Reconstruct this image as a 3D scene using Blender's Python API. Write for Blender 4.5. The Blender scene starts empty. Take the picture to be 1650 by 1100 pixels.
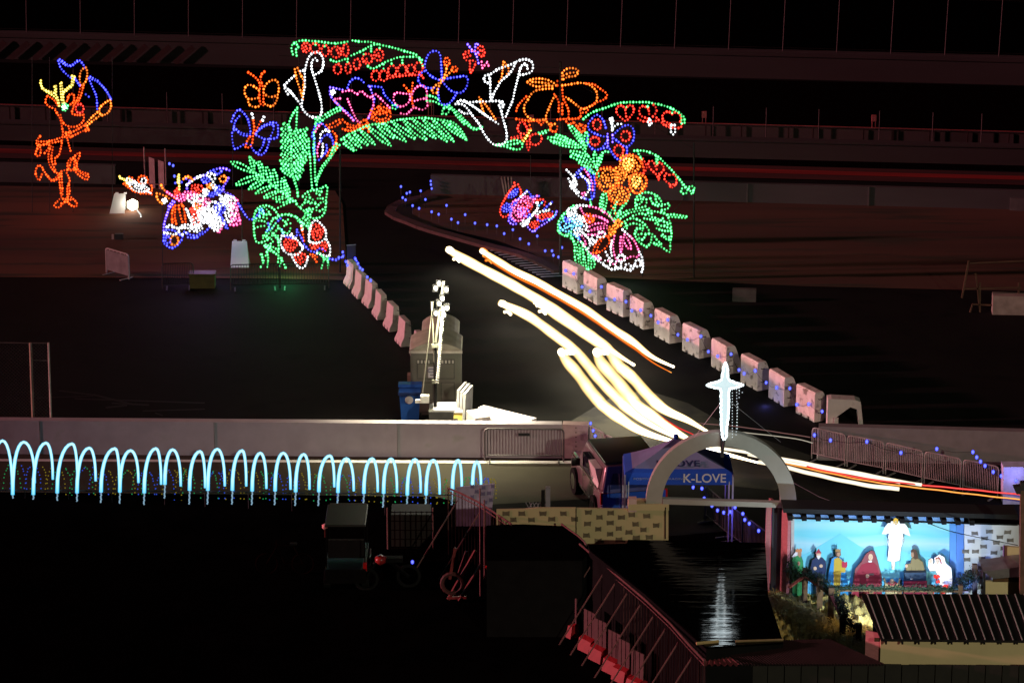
import bpy, bmesh, math, random
from mathutils import Vector, Matrix
random.seed(7)
C = bpy.context.scene.collection
scene = bpy.context.scene

# ------------------------------------------------------------------ camera
FPX, CU, CV = 5397.0, 825.0, 550.0          # focal length and centre in pixels of the 1650 x 1100 photograph
PITCH = math.radians(17.0); CH = 33.2
cam_d = bpy.data.cameras.new('camera'); cam = bpy.data.objects.new('camera', cam_d); C.objects.link(cam)
cam.location = (0, 0, CH); cam.rotation_euler = (math.radians(90) - PITCH, 0, 0)
cam_d.sensor_width = 36.0; cam_d.lens = 36.0 * FPX / 1650.0
cam_d.clip_start = 1.0; cam_d.clip_end = 2000.0
scene.camera = cam

# ------------------------------------------------------------------ sky, sun, floodlight, exposure
SUN_EL, SUN_AZ = math.radians(9.0), math.radians(-94.0)   # low, from the left
w = bpy.data.worlds.new("World"); scene.world = w; w.use_nodes = True
nt = w.node_tree; bg = nt.nodes['Background']
sky = nt.nodes.new('ShaderNodeTexSky'); sky.sky_type = 'NISHITA'; sky.sun_disc = False
sky.sun_elevation = SUN_EL; sky.sun_rotation = SUN_AZ
nt.links.new(sky.outputs[0], bg.inputs[0]); bg.inputs[1].default_value = 0.00014
sl = bpy.data.lights.new('sun', 'SUN'); sl.energy = 3.2; sl.angle = math.radians(1.5); sl.color = (1.0, 0.36, 0.40)
so = bpy.data.objects.new('sun', sl); C.objects.link(so)
d = Vector((math.sin(SUN_AZ) * math.cos(SUN_EL), math.cos(SUN_AZ) * math.cos(SUN_EL), math.sin(SUN_EL)))
so.rotation_euler = d.to_track_quat('Z', 'Y').to_euler()
scene.view_settings.view_transform = 'Standard'; scene.view_settings.look = 'None'
scene.view_settings.exposure = 0.0; scene.view_settings.gamma = 1.0
scene.view_settings.use_curve_mapping = False
scene.cycles.sample_clamp_indirect = 2.0
scene.cycles.max_bounces = 5; scene.cycles.diffuse_bounces = 2; scene.cycles.glossy_bounces = 3

# ------------------------------------------------------------------ projection helpers
sP, cP = math.sin(PITCH), math.cos(PITCH)
def ray(u, v):
    a = (u - CU) / FPX; b = -(v - CV) / FPX
    return Vector((a, cP + b * sP, -sP + b * cP))
CAMP = Vector((0, 0, CH))
def G(u, v, z=0.0):
    r = ray(u, v); t = (z - CH) / r.z
    return CAMP + r * t
def RP(u, v, p0, dr, off=0.0):
    n = Vector((-dr.y, dr.x, 0)).normalized()
    if n.y > 0: n = -n
    p = p0 + n * off
    r = ray(u, v); t = (p - CAMP).dot(n) / r.dot(n)
    return CAMP + r * t
def PX(P):
    r = P - CAMP
    dep = r.y * cP - r.z * sP
    return dep
def flat(v): return Vector((v.x, v.y, 0))

# ------------------------------------------------------------------ materials
MATS = {}
def mat(name, col, rough=0.8, metal=0.0, noise=0.25, scale=3.0, bump=0.0, spec=0.4, stain=None, stretch=None, coat=0):
    if name in MATS: return MATS[name]
    m = bpy.data.materials.new(name); m.use_nodes = True; t = m.node_tree; N = t.nodes
    b = N['Principled BSDF']; b.inputs['Roughness'].default_value = rough; b.inputs['Metallic'].default_value = metal
    b.inputs['Specular IOR Level'].default_value = spec
    if coat: b.inputs['Coat Weight'].default_value = coat
    tc = N.new('ShaderNodeTexCoord'); nz = N.new('ShaderNodeTexNoise'); nz.inputs['Scale'].default_value = scale
    nz.inputs['Detail'].default_value = 6
    src = N.new('ShaderNodeNewGeometry').outputs['Position']
    if stretch:
        mp = N.new('ShaderNodeMapping'); mp.inputs['Scale'].default_value = stretch
        t.links.new(src, mp.inputs[0]); src = mp.outputs[0]
    t.links.new(src, nz.inputs['Vector'])
    cr = N.new('ShaderNodeValToRGB'); e = cr.color_ramp.elements
    lo = [c * (1 - noise) for c in col]; hi = [min(1, c * (1 + noise)) for c in col]
    e[0].position = 0.3; e[1].position = 0.7; e[0].color = (*lo, 1); e[1].color = (*hi, 1)
    t.links.new(nz.outputs['Fac'], cr.inputs[0]); out = cr.outputs[0]
    if stain:
        n2 = N.new('ShaderNodeTexNoise'); n2.inputs['Scale'].default_value = stain[1]; n2.inputs['Detail'].default_value = 8
        t.links.new(src, n2.inputs['Vector'])
        c2 = N.new('ShaderNodeValToRGB'); c2.color_ramp.elements[0].position = stain[2]; c2.color_ramp.elements[1].position = stain[2] + .12
        mx = N.new('ShaderNodeMix'); mx.data_type = 'RGBA'
        t.links.new(n2.outputs['Fac'], c2.inputs[0]); t.links.new(c2.outputs[0], mx.inputs[0])
        t.links.new(out, mx.inputs[6]); mx.inputs[7].default_value = (*stain[0], 1); out = mx.outputs[2]
    t.links.new(out, b.inputs['Base Color'])
    if bump:
        bp = N.new('ShaderNodeBump'); bp.inputs['Strength'].default_value = bump; bp.inputs['Distance'].default_value = .05
        t.links.new(nz.outputs['Fac'], bp.inputs['Height']); t.links.new(bp.outputs[0], b.inputs['Normal'])
    MATS[name] = m; return m
def glow(name, rim, core, s_rim, s_core, sampled=False, blend=.5):
    """a lit lamp: hot centre seen through a coloured shell"""
    m = bpy.data.materials.new(name); m.use_nodes = True; t = m.node_tree; N = t.nodes
    for n in list(N): N.remove(n)
    o = N.new('ShaderNodeOutputMaterial'); lw = N.new('ShaderNodeLayerWeight'); lw.inputs['Blend'].default_value = blend
    e1 = N.new('ShaderNodeEmission'); e2 = N.new('ShaderNodeEmission'); mx = N.new('ShaderNodeMixShader')
    e1.inputs[0].default_value = (*core, 1); e1.inputs[1].default_value = s_core
    e2.inputs[0].default_value = (*rim, 1); e2.inputs[1].default_value = s_rim
    t.links.new(lw.outputs['Facing'], mx.inputs[0]); t.links.new(e1.outputs[0], mx.inputs[1]); t.links.new(e2.outputs[0], mx.inputs[2])
    t.links.new(mx.outputs[0], o.inputs[0])
    if not sampled: m.cycles.emission_sampling = 'NONE'
    MATS[name] = m; return m

def soft_glow(name, stops, strengths, sampled=False, vary=1.0):
    """a lit lamp or light trail whose glare thins out towards its outline: stops from centre to rim"""
    m = bpy.data.materials.new(name); m.use_nodes = True; t = m.node_tree; N = t.nodes
    for n in list(N): N.remove(n)
    o = N.new('ShaderNodeOutputMaterial'); lw = N.new('ShaderNodeLayerWeight'); lw.inputs['Blend'].default_value = .5
    cr = N.new('ShaderNodeValToRGB'); e = cr.color_ramp.elements
    sr = N.new('ShaderNodeValToRGB'); f = sr.color_ramp.elements
    pos = [0, .35, .7]
    e[0].position = pos[0]; e[0].color = (*stops[0], 1); e[1].position = pos[2]; e[1].color = (*stops[2], 1); k = e.new(pos[1]); k.color = (*stops[1], 1)
    f[0].position = .45; f[0].color = (1,1,1,1); f[1].position = .97; f[1].color = (0,0,0,1)
    em = N.new('ShaderNodeEmission'); tr = N.new('ShaderNodeBsdfTransparent'); mx = N.new('ShaderNodeMixShader')
    mr = N.new('ShaderNodeMapRange'); mr.inputs['From Max'].default_value = .8; mr.inputs['To Min'].default_value = strengths[0]; mr.inputs['To Max'].default_value = strengths[1]
    for s in (cr, sr): t.links.new(lw.outputs['Facing'], s.inputs[0])
    t.links.new(lw.outputs['Facing'], mr.inputs[0]); gi = N.new('ShaderNodeNewGeometry'); vr = N.new('ShaderNodeMapRange'); vr.inputs['To Min'].default_value = vary; vr.inputs['To Max'].default_value = 2 - vary; mm = N.new('ShaderNodeMath'); mm.operation = 'MULTIPLY'; t.links.new(gi.outputs['Random Per Island'], vr.inputs[0]); t.links.new(vr.outputs[0], mm.inputs[0]); t.links.new(mr.outputs[0], mm.inputs[1]); t.links.new(mm.outputs[0], em.inputs[1]); t.links.new(cr.outputs[0], em.inputs[0])
    t.links.new(sr.outputs[0], mx.inputs[0]); t.links.new(tr.outputs[0], mx.inputs[1]); t.links.new(em.outputs[0], mx.inputs[2]); t.links.new(mx.outputs[0], o.inputs[0])
    if not sampled: m.cycles.emission_sampling = 'NONE'
    MATS[name] = m; return m

# ------------------------------------------------------------------ mesh helpers
_t = (1 + 5 ** .5) / 2
ICO_V = [Vector(p).normalized() for p in [(-1,_t,0),(1,_t,0),(-1,-_t,0),(1,-_t,0),(0,-1,_t),(0,1,_t),(0,-1,-_t),(0,1,-_t),(_t,0,-1),(_t,0,1),(-_t,0,-1),(-_t,0,1)]]
ICO_F = [(0,11,5),(0,5,1),(0,1,7),(0,7,10),(0,10,11),(1,5,9),(5,11,4),(11,10,2),(10,7,6),(7,1,8),(3,9,4),(3,4,2),(3,2,6),(3,6,8),(3,8,9),(4,9,5),(2,4,11),(6,2,10),(8,6,7),(9,8,1)]
class MB:
    def __init__(s): s.v = []; s.f = []; s.smooth = False
    def add(s, vs, fs):
        n = len(s.v); s.v += [Vector(p) for p in vs]; s.f += [tuple(i + n for i in f) for f in fs]; return s
    def hexa(s, q):   # 8 corners: bottom 4, top 4
        return s.add(q, [(0,3,2,1),(4,5,6,7),(0,1,5,4),(1,2,6,5),(2,3,7,6),(3,0,4,7)])
    def box(s, c, size, rz=0.0):
        hx, hy, hz = size[0]/2, size[1]/2, size[2]/2; cs, sn = math.cos(rz), math.sin(rz); q = []
        for z in (-hz, hz):
            for x, y in ((-hx,-hy),(hx,-hy),(hx,hy),(-hx,hy)):
                q.append((c[0] + x*cs - y*sn, c[1] + x*sn + y*cs, c[2] + z))
        return s.hexa(q)
    def bar(s, a, b, w, h=None, up=Vector((0,0,1))):
        a, b = Vector(a), Vector(b); h = h or w; d = (b - a).normalized()
        if abs(d.dot(up)) > .99: up = Vector((0,1,0))
        x = d.cross(up).normalized() * w / 2; y = d.cross(x).normalized() * h / 2
        return s.hexa([a-x-y, a+x-y, a+x+y, a-x+y, b-x-y, b+x-y, b+x+y, b-x+y])
    def tube(s, pts, r, seg=6, closed=False, cap=True):
        pts = [Vector(p) for p in pts]; n = len(pts)
        if n < 2: return s
        rr = r if isinstance(r, (list, tuple)) else [r] * n
        base = len(s.v); ref = Vector((0, 1, .13)).normalized()
        for i, p in enumerate(pts):
            a = pts[i-1] if (i > 0 or closed) else p; b = pts[(i+1) % n] if (i < n-1 or closed) else p
            d = (b - a); d = d.normalized() if d.length > 1e-9 else Vector((0,0,1))
            rf = ref if abs(d.dot(ref)) < .95 else Vector((1, 0, 0))
            x = d.cross(rf).normalized(); y = d.cross(x).normalized()
            for k in range(seg):
                t = 2*math.pi*k/seg; s.v.append(p + (x*math.cos(t) + y*math.sin(t)) * rr[i])
        for i in range(n if closed else n-1):
            j = (i+1) % n
            for k in range(seg):
                l = (k+1) % seg; s.f.append((base+i*seg+k, base+i*seg+l, base+j*seg+l, base+j*seg+k))
        if cap and not closed:
            s.f.append(tuple(base+k for k in range(seg))[::-1]); s.f.append(tuple(base+(n-1)*seg+k for k in range(seg)))
        return s
    def ball(s, c, r, sq=1.0):
        c = Vector(c); return s.add([c + Vector((p.x*r, p.y*r, p.z*r*sq)) for p in ICO_V], ICO_F)
    def prism(s, poly, ax, ay, n, o=Vector((0,0,0)), th=0.02):
        """polygon (2D) in plane (ax, ay) at o, extruded along n by th"""
        k = len(poly); f0 = [o + ax*p[0] + ay*p[1] for p in poly]; f1 = [p + n*th for p in f0]
        s.add(f0 + f1, [tuple(range(k))[::-1], tuple(range(k, 2*k))] + [(i, (i+1) % k, (i+1) % k + k, i + k) for i in range(k)])
        return s
    def slab(s, pts, th):   # world polygon extruded straight up by th
        k = len(pts); a = [Vector(p) for p in pts]; b = [p + Vector((0,0,th)) for p in a]
        return s.add(a + b, [tuple(range(k))[::-1], tuple(range(k, 2*k))] + [(i, (i+1) % k, (i+1) % k + k, i + k) for i in range(k)])
    def sheet(s, pts): return s.add(pts, [tuple(range(len(pts)))])
    def build(s, name, m, parent=None, kind=None, smooth=False, label=None):
        me = bpy.data.meshes.new(name); off = Vector((0,0,0))
        p = parent
        while p is not None: off = off + p.location; p = p.parent
        me.from_pydata([v - off for v in s.v], [], s.f); me.materials.append(m)
        if smooth or s.smooth: me.shade_smooth()
        me.update()
        bm = bmesh.new(); bm.from_mesh(me); bmesh.ops.recalc_face_normals(bm, faces=bm.faces[:]) if len(bm.faces) < 20000 else None
        bm.to_mesh(me); bm.free()
        o = bpy.data.objects.new(name, me); C.objects.link(o); o.parent = parent
        if kind: o['kind'] = kind
        if label: o['label'] = label
        return o
def thing(name, label, cat, loc=(0,0,0), group=None):
    o = bpy.data.objects.new(name, None); C.objects.link(o); o.location = Vector(loc); o.empty_display_size = .2
    o['label'] = label; o['category'] = cat
    if group: o['group'] = group
    return o
def tag(o, label, cat, group=None):
    o['label'] = label; o['category'] = cat
    if group: o['group'] = group
    return o
def dup(root, loc, rz=0.0, label=None, group=None):
    r = root.copy(); C.objects.link(r); r.location = loc; r.rotation_euler = (0, 0, rz)
    if label: r['label'] = label
    if group: r['group'] = group
    for ch in list(root.children):
        c = ch.copy(); C.objects.link(c); c.parent = r
        for g in ch.children:
            e = g.copy(); C.objects.link(e); e.parent = c
    return r
def smooth_pts(pts, step):
    """Catmull-Rom through 2D/3D points, resampled at equal steps"""
    pts = [Vector(p) for p in pts]
    if len(pts) > 2:
        closed = (pts[0] - pts[-1]).length < 1e-6
        out = []; n = len(pts)
        for i in range(n - 1):
            p0 = pts[i-1] if i > 0 else (pts[-2] if closed else pts[0]); p1, p2 = pts[i], pts[i+1]
            p3 = pts[i+2] if i+2 < n else (pts[1] if closed else pts[-1])
            for k in range(8):
                t = k / 8
                out.append(.5*((2*p1) + (p2-p0)*t + (2*p0-5*p1+4*p2-p3)*t*t + (3*p1-p0-3*p2+p3)*t**3))
        out.append(pts[-1]); pts = out
    L = [0]
    for a, b in zip(pts, pts[1:]): L.append(L[-1] + (b-a).length)
    n = max(1, round(L[-1] / step)); res = []; j = 0
    for i in range(n + 1):
        d = L[-1] * i / n
        while j < len(L) - 2 and L[j+1] < d: j += 1
        t = (d - L[j]) / max(1e-9, L[j+1] - L[j]); res.append(pts[j].lerp(pts[j+1], t))
    return res

def text_mesh(name, txt, size, origin, xdir, updir, m, parent, depth=.004, align='CENTER', sx=1.0):
    cu = bpy.data.curves.new(name, 'FONT'); cu.body = txt; cu.size = size; cu.extrude = depth; cu.align_x = align; cu.align_y = 'CENTER'
    cu.offset = size * .012
    ob = bpy.data.objects.new(name, cu); C.objects.link(ob)
    dg = bpy.context.evaluated_depsgraph_get(); me = bpy.data.meshes.new_from_object(ob.evaluated_get(dg))
    C.objects.unlink(ob); bpy.data.objects.remove(ob)
    x = xdir.normalized(); y = updir.normalized(); z = x.cross(y)
    off = Vector((0,0,0)); p = parent
    while p is not None: off = off + p.location; p = p.parent
    for v in me.vertices:
        v.co = origin - off + x * v.co.x * sx + y * v.co.y + z * v.co.z
    me.materials.clear(); me.materials.append(m)
    o = bpy.data.objects.new(name, me); C.objects.link(o); o.parent = parent
    return o
# ------------------------------------------------------------------ materials in use
asphalt = mat('asphalt', (.0050,.0046,.0043), .85, noise=.4, scale=.35, spec=.12, stain=((.0022,.0021,.002), .8, .55))
shaded_lot = mat('shaded_asphalt', (.0022,.0016,.0016), .95, noise=.4, scale=.8, spec=.0)  # base colour blackened for the shade over the near lot
grass_m = mat('dry_winter_grass', (.085,.033,.016), .95, noise=.5, scale=.25, stain=((.030,.025,.010), 1.4, .52), stretch=(.12,1,1))
concrete = mat('concrete', (.43,.39,.42), .85, noise=.12, scale=1.2, stain=((.36,.35,.33), 1.2, .6))
apron_m = mat('pale_concrete_apron', (.040,.035,.019), .85, noise=.2, scale=.6)
barrier_m = mat('weathered_concrete', (.62,.52,.50), .8, noise=.12, scale=3, stain=((.18,.14,.12), 4.0, .57))
barrier_clean = mat('clean_concrete', (.55,.50,.48), .8, noise=.1, scale=3, stain=((.34,.28,.26), 3.0, .62))
white_line = mat('white_road_paint', (.75,.75,.72), .6, noise=.1, scale=4)
steel = mat('galvanised_steel', (.42,.43,.44), .45, .7, noise=.1)
dsteel = mat('dark_steel', (.05,.05,.055), .5, .6, noise=.1)
fence_steel = mat('rusty_fence_steel', (.16,.07,.07), .6, .3, noise=.2)
black_tarp = mat('black_tarpaulin', (.002,.002,.002), .9, noise=.2, spec=.0)
cream = mat('cream_painted_board', (.46,.39,.21), .8, noise=.05, scale=1.5)
stone_p = mat('brown_stencil_paint', (.115,.095,.055), .8, noise=.3, scale=9)
whitewall = mat('white_painted_board', (.62,.62,.64), .8, noise=.04)
stone_g = mat('grey_stencil_paint', (.16,.14,.12), .8, noise=.35, scale=9)
plaster = mat('grey_painted_plywood', (.33,.32,.29), .8, noise=.06)
wood = mat('brown_timber', (.10,.05,.02), .8, noise=.3, scale=6)
red_wood = mat('red_timber_siding', (.42,.16,.17), .8, noise=.15, scale=5, stretch=(1,1,8))
leaf_m = mat('garland_foliage', (.018,.036,.017), .7, noise=.5, scale=6)
hay_m = mat('straw', (.42,.30,.09), .9, noise=.4, scale=12)
rubber = mat('black_rubber', (.008,.008,.008), .8, spec=.1)
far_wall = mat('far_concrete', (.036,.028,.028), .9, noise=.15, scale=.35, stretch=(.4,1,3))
red_band = mat('red_lit_banking', (.22,.010,.008), .8, noise=.8, scale=.9, stretch=(.03,1,1))  # red light on the banked track is put into this colour
dark_band = mat('dark_track', (.02,.012,.012), .9, noise=.3, scale=.3)

# ================================================================== SETTING
g = MB(); g.sheet([(-400,20,0),(400,20,0),(400,700,0),(-400,700,0)]); g.build('ground', asphalt, kind='structure')
def poly_sheet(name, px, z, m, kind='structure'):
    mb = MB(); mb.sheet([(lambda p: Vector((p.x, p.y, z)))(G(u, v)) for u, v in px]); return mb.build(name, m, kind=kind)
poly_sheet('grass_verge', [(-300,296),(540,308),(552,330),(560,452),(420,449),(-300,446)], .02, grass_m)
poly_sheet('grass_infield', [(690,306),(2000,340),(2000,478),(1300,462),(930,446),(905,436),(860,410),(800,388),(730,372),(680,362),(650,352),(636,344),(640,336),(660,325)], .02, grass_m)
poly_sheet('parking_lot', [(-300,790),(700,800),(1000,870),(1500,830),(2000,860),(3000,1900),(-1500,1900)], .012, shaded_lot)
poly_sheet('apron', [(-400,728),(200,731),(948,741),(1010,800),(700,818),(-400,812)], .006, apron_m)
poly_sheet('lane', [(900,690),(985,640),(1040,628),(1110,650),(1180,690),(1310,735),(1250,790),(1100,775),(960,742),(952,700)], .006, mat('glow_pale_lane', (.034,.030,.020), .9, noise=.3, scale=.6, stain=((.010,.009,.008), .5, .48)))  # paler patch puts the trails' glow on the road into its colour
poly_sheet('lane', [(700,440),(790,400),(905,452),(1330,700),(1310,730),(1110,648),(985,638),(900,688),(760,690)], .004, mat('faint_glow_lane', (.0068,.0062,.0052), .9, noise=.4, scale=.5, spec=.1, stain=((.0035,.003,.003), .6, .52)))  # slightly lighter colour continues the painted trail glow along the lane
# kerb round the tip of the infield island
kb = MB(); kp = [G(u, v) for u, v in ((700,318),(665,324),(640,332),(628,342),(634,350),(655,358),(685,370),(730,383),(790,400),(850,416),(900,440))]
kp = smooth_pts(kp, .8)
for a, b in zip(kp, kp[1:]): kb.bar(a + Vector((0,0,.06)), b + Vector((0,0,.06)), .42, .12)
kb.build('kerb', mat('kerb_concrete', (.06,.026,.026), .9, noise=.2), kind='structure')
ln = MB(); ln.sheet([G(-400,737.5,.012), G(950,742.5,.012), G(950,746.5,.012), G(-400,741,.012)]); ln.build('road_line', white_line, kind='structure')
# hatched marking between lane and island
hm = bpy.data.objects.new('road_marking', None); C.objects.link(hm); hm['kind'] = 'structure'
for i in range(13):
    t = i / 12; u = 800 + 95*t; v = 403 + 42*t
    m = MB(); m.sheet([G(u-10-14*t, v, .03), G(u+22, v-3+1*t, .03), G(u+22, v-1.6+1*t, .03), G(u-10-14*t, v+1.5, .03)]); m.build('stripe', mat('worn_line_paint', (.30,.30,.36), .8), hm)
# skid marks left of the lane
sk = MB()
for u0, v0, u1, v1, wd in ((95,628,160,636,2.2),(150,634,215,650,3),(120,641,330,648,2),(180,648,240,651,2.5),(230,661,330,658,1.6),(250,664,262,668,2),(60,640,150,637,1.5),(170,655,205,651,3)):
    sk.sheet([G(u0, v0, .008), G(u1, v1, .008), G(u1, v1+wd, .008), G(u0, v0+wd, .008)])
sk.build('tyre_marks', mat('tyre_rubber_marks', (.004,.004,.004), .7), kind='structure')

def wall(name, u0, v0, u1, v1, h, th, m, label=None, cat='wall', lip=None, group=None):
    a, b = G(u0, v0), G(u1, v1); n = Vector((-(b-a).y, (b-a).x, 0)).normalized()
    if n.y < 0: n = -n
    t = thing(name, label, cat, (a+b)/2, group)
    mb = MB(); q = [a, b, b + n*th, a + n*th]; up = Vector((0,0,h)); mb.hexa(q + [p + up for p in q]); mb.build('wall_panel', m, t)
    if lip:
        mb = MB(); q = [a - n*.06, b - n*.06, b + n*(th+.06), a + n*(th+.06)]; q = [p + up for p in q]; mb.hexa(q + [p + Vector((0,0,lip)) for p in q]); mb.build('coping', m, t)
    return t, a, b, n
# far edge of the speedway, from the back to the front
bgz = .0
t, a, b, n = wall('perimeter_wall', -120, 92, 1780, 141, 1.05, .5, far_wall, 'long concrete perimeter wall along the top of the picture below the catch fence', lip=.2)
for i in range(9):      # slanted shadow gaps between the buttresses at the far left
    u = 0 + i*38
    mb = MB(); p0 = RP(u-22, 94+u*.027, a, (b-a).normalized(), .1); p1 = RP(u+8, 68+u*.027, a, (b-a).normalized(), .1)
    mb.bar(p0, p1, .26, .03, up=n); mb.build('buttress_gap', mat('dark_red_recess', (.03,.010,.010), .9), t)
cf = thing('catch_fence', 'tall catch fence of thin posts rising out of the top of the picture', 'fence', (a+b)/2)
for i in range(21):
    u = 43 + 87*(i-1); pb = RP(u, 52+.031*u, a, (b-a).normalized(), -.25); pb.z = 1.2
    MB().tube([pb, pb + Vector((.12,0,4.2)), pb + Vector((.14,-.8,5.2))], .026, 5).build('post', mat('far_post_steel', (.03,.013,.013), .6), cf)
mb = MB()
for k in range(2):
    p = RP(-120, 48, a, (b-a).normalized(), -.25); q = RP(1780, 107, a, (b-a).normalized(), -.25)
    p.z = q.z = 1.4 + k*2.4; mb.bar(p, q, .008)
mb.build('cable', mat('far_post_steel', (.03,.013,.013), .6), cf)
poly_sheet('far_field', [(-300,-300),(2000,-300),(2000,140),(-300,84)], .02, mat('far_dark_ground', (.0015,.0012,.0012), .95, spec=0))
poly_sheet('race_track', [(-200,97),(1800,143),(1800,280),(-200,234)], .02, mat('dark_track_far', (.004,.002,.002), .9, spec=.0))
# panelled inner rail
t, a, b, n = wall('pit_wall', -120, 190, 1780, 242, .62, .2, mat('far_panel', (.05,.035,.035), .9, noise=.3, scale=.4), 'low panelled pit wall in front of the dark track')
for i in range(28):
    u = 20 + i*62 + random.uniform(-12, 12); p = RP(u, 180, a, (b-a).normalized(), .06); p.z = 0
    MB().box((p.x, p.y, .30), (.05,.04,.64)).build('panel_joint', mat('dark_red_recess', (.03,.010,.010), .9), t)
pr = thing('pit_fence', 'thin red lit fence posts and rail standing along the pit wall', 'fence', (a+b)/2)
for i in range(20):
    u = 180 + i*88 + random.uniform(-10, 10); p = RP(u, 180, a, (b-a).normalized(), .12); p.z = 0
    MB().tube([p, p + Vector((0,0,1.45))], .022, 5).build('post', mat('far_post_steel', (.03,.013,.013), .6), pr)
p = RP(-120, 158, a, (b-a).normalized(), .12); q = RP(1780, 206, a, (b-a).normalized(), .12); p.z = q.z = .72
MB().bar(p, q, .03).build('rail', mat('far_rail', (.3,.06,.06), .6), pr)
for i, (u, v, lab) in enumerate(((1134,216,'red lit marker post right of the heart branches'),(1407,222,'red lit marker post at the far right by the pit wall'),(856,222,'red lit marker post behind the drooping lily'),(693,196,'small red lit marker post behind the pink butterfly'))):
    p = G(u, v+6); tt = thing('marker_post', lab, 'marker post', p)
    for s in (-.07, .07): MB().box((p.x+s, p.y, .45), (.03,.05,.9)).build('leg', mat('red_marker_paint', (.5,.12,.12), .6), tt)
    MB().box((p.x, p.y, 1.0), (.2,.06,.28)).build('marker_head', mat('red_marker_paint', (.5,.12,.12), .6), tt)
t, a, b, n = wall('pit_road_wall', -120, 224, 1780, 271, .75, .4, far_wall, 'pale concrete wall running behind the red lit banking', lip=.08)
poly_sheet('banking', [(-200,230),(1800,284),(1800,304),(-200,251)], .045, mat('dull_red_lit_banking', (.055,.005,.004), .9, noise=.7, scale=.7, stretch=(.03,1,1)))  # broad dull band of the same painted red light
poly_sheet('banking_glow', [(-200,236),(1800,290),(1800,296),(-200,243)], .055, red_band)
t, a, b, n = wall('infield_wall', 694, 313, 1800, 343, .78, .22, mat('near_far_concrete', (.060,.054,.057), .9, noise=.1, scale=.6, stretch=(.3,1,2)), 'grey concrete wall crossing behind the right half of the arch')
for u in (814, 1100, 1204, 1400):
    p = RP(u, 310, a, (b-a).normalized(), .02); MB().box((p.x, p.y, .39), (.05,.04,.78)).build('joint', mat('joint_grey', (.11,.09,.09), .9), t)  # plain grey strips mark the wall joints
wall('infield_wall', -120, 291, 186, 297, .78, .22, mat('near_far_concrete', (.060,.054,.057), .9), 'grey concrete wall behind the dancing reindeer')
p = G(818, 318); tt = thing('barrier_stack', 'pink lit thin boards leaning at a wall joint above the insect sculpture', 'boards', p)
for k in range(4): MB().bar(p + Vector((-.1+.09*k, -.1, .0)), p + Vector((-.25+.13*k, -.1, .85)), .05).build('board', mat('pink_board', (.5,.36,.34), .8), tt)
wall('wall_block', 1627, 340, 1720, 343, .5, .3, mat('tank_paint2', (.10,.09,.09), .8), 'short pale wall block at the right edge above the grass')
wall('wall_block', 1180, 486, 1218, 487, .45, .25, mat('dark_box', (.06,.06,.055), .9), 'dark low box on the grass edge right of the arch', cat='box')

# ================================================================== LONG WALL AND APRON
t, WA, WB, WN = wall('long_wall', -420, 728, 905, 738, 1.08, .32, concrete, 'long white concrete wall across the middle left, its top edge brightly lit')
wdir = (WB-WA).normalized()
for u in (64, 345, 640):
    p = RP(u, 700, WA, wdir, .004); p.z = .54; MB().bar(p - Vector((0,0,.53)), p + Vector((0,0,.53)), .02, .01).build('joint', mat('long_wall_joint_grey', (.25,.24,.23), .9), t)  # thin grey strips mark the joints of the long wall
p0 = RP(-420, 712, WA, wdir, .01); p1 = RP(905, 718, WA, wdir, .01); p0.z = p1.z = .72
t, a, b, n = wall('wall_end_block', 906, 738, 947, 739, 1.08, .34, mat('pinkish_concrete', (.50,.38,.37), .8, noise=.1, scale=4, stain=((.3,.22,.22), 3, .6)), 'pinkish concrete end block of the long wall with a row of bolt holes', cat='barrier')
for k in range(7):
    p = RP(928, 734 - k*7.5, a, (b-a).normalized(), .006); MB().box(p, (.03,.012,.03)).build('bolt', rubber, t)

# ------------------------------------------------------------------ pedestrian barricades
def barricade(name, lab, a, b, h=1.08, nb=16, m=None, group=None, r=.019, feet=True):
    m = m or steel; t = thing(name, lab, 'barricade', a, group); d = (b-a).normalized(); L = (b-a).length; n = Vector((-d.y, d.x, 0)); up = Vector((0,0,1))
    z0 = .2
    loop = [a + up*.02, a + up*(h-.1), a + d*.03 + up*(h-.03), a + d*.1 + up*h, b - d*.1 + up*h, b - d*.03 + up*(h-.03), b + up*(h-.1), b + up*.02]
    MB().tube(loop, r, 6).build('frame', m, t)
    MB().tube([a + up*z0, b + up*z0], r*.85, 6).build('rail', m, t)
    mb = MB()
    for i in range(1, nb): p = a + d*(L*i/nb); mb.tube([p + up*z0, p + up*h], r*.42, 4)
    mb.build('bars', m, t, kind='stuff')
    if feet:
        for p in (a + d*.15, b - d*.15): MB().bar(p - n*.3 + up*.02, p + n*.3 + up*.02, .05, .03).build('foot', m, t)
    return t
a = flat(RP(781, 736, WA, wdir, .35)); b = flat(RP(908, 738, WA, wdir, .35))
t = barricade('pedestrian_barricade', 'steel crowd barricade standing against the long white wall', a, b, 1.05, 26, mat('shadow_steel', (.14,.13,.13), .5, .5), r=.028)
q = a.lerp(b, .5); MB().box(q + Vector((0,-.03,.88)), (.34,.02,.09)).build('name_plate', dsteel, t)
XS = [(1306,739),(1363,752),(1425,764),(1487,779),(1549,792),(1609,805)]
labs = ['first steel barricade of the row, nearest the broken concrete block, with a white post','second steel barricade from the broken concrete block, one blue bulb high on it','middle steel barricade of the row in front of the right white wall','fourth steel barricade of the row with a blue bulb near its top rail','last steel barricade of the row beside the blue lit cabinet, several blue bulbs on it']
for i in range(5):
    a = G(*XS[i]); b = G(*XS[i+1]); d = (b-a).normalized(); barricade('pedestrian_barricade', labs[i], a + d*.04, b - d*.04, 1.02, 20, mat('dull_steel', (.30,.28,.27), .5, .4), 'steel barricades in a row in front of the right wall')
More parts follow.
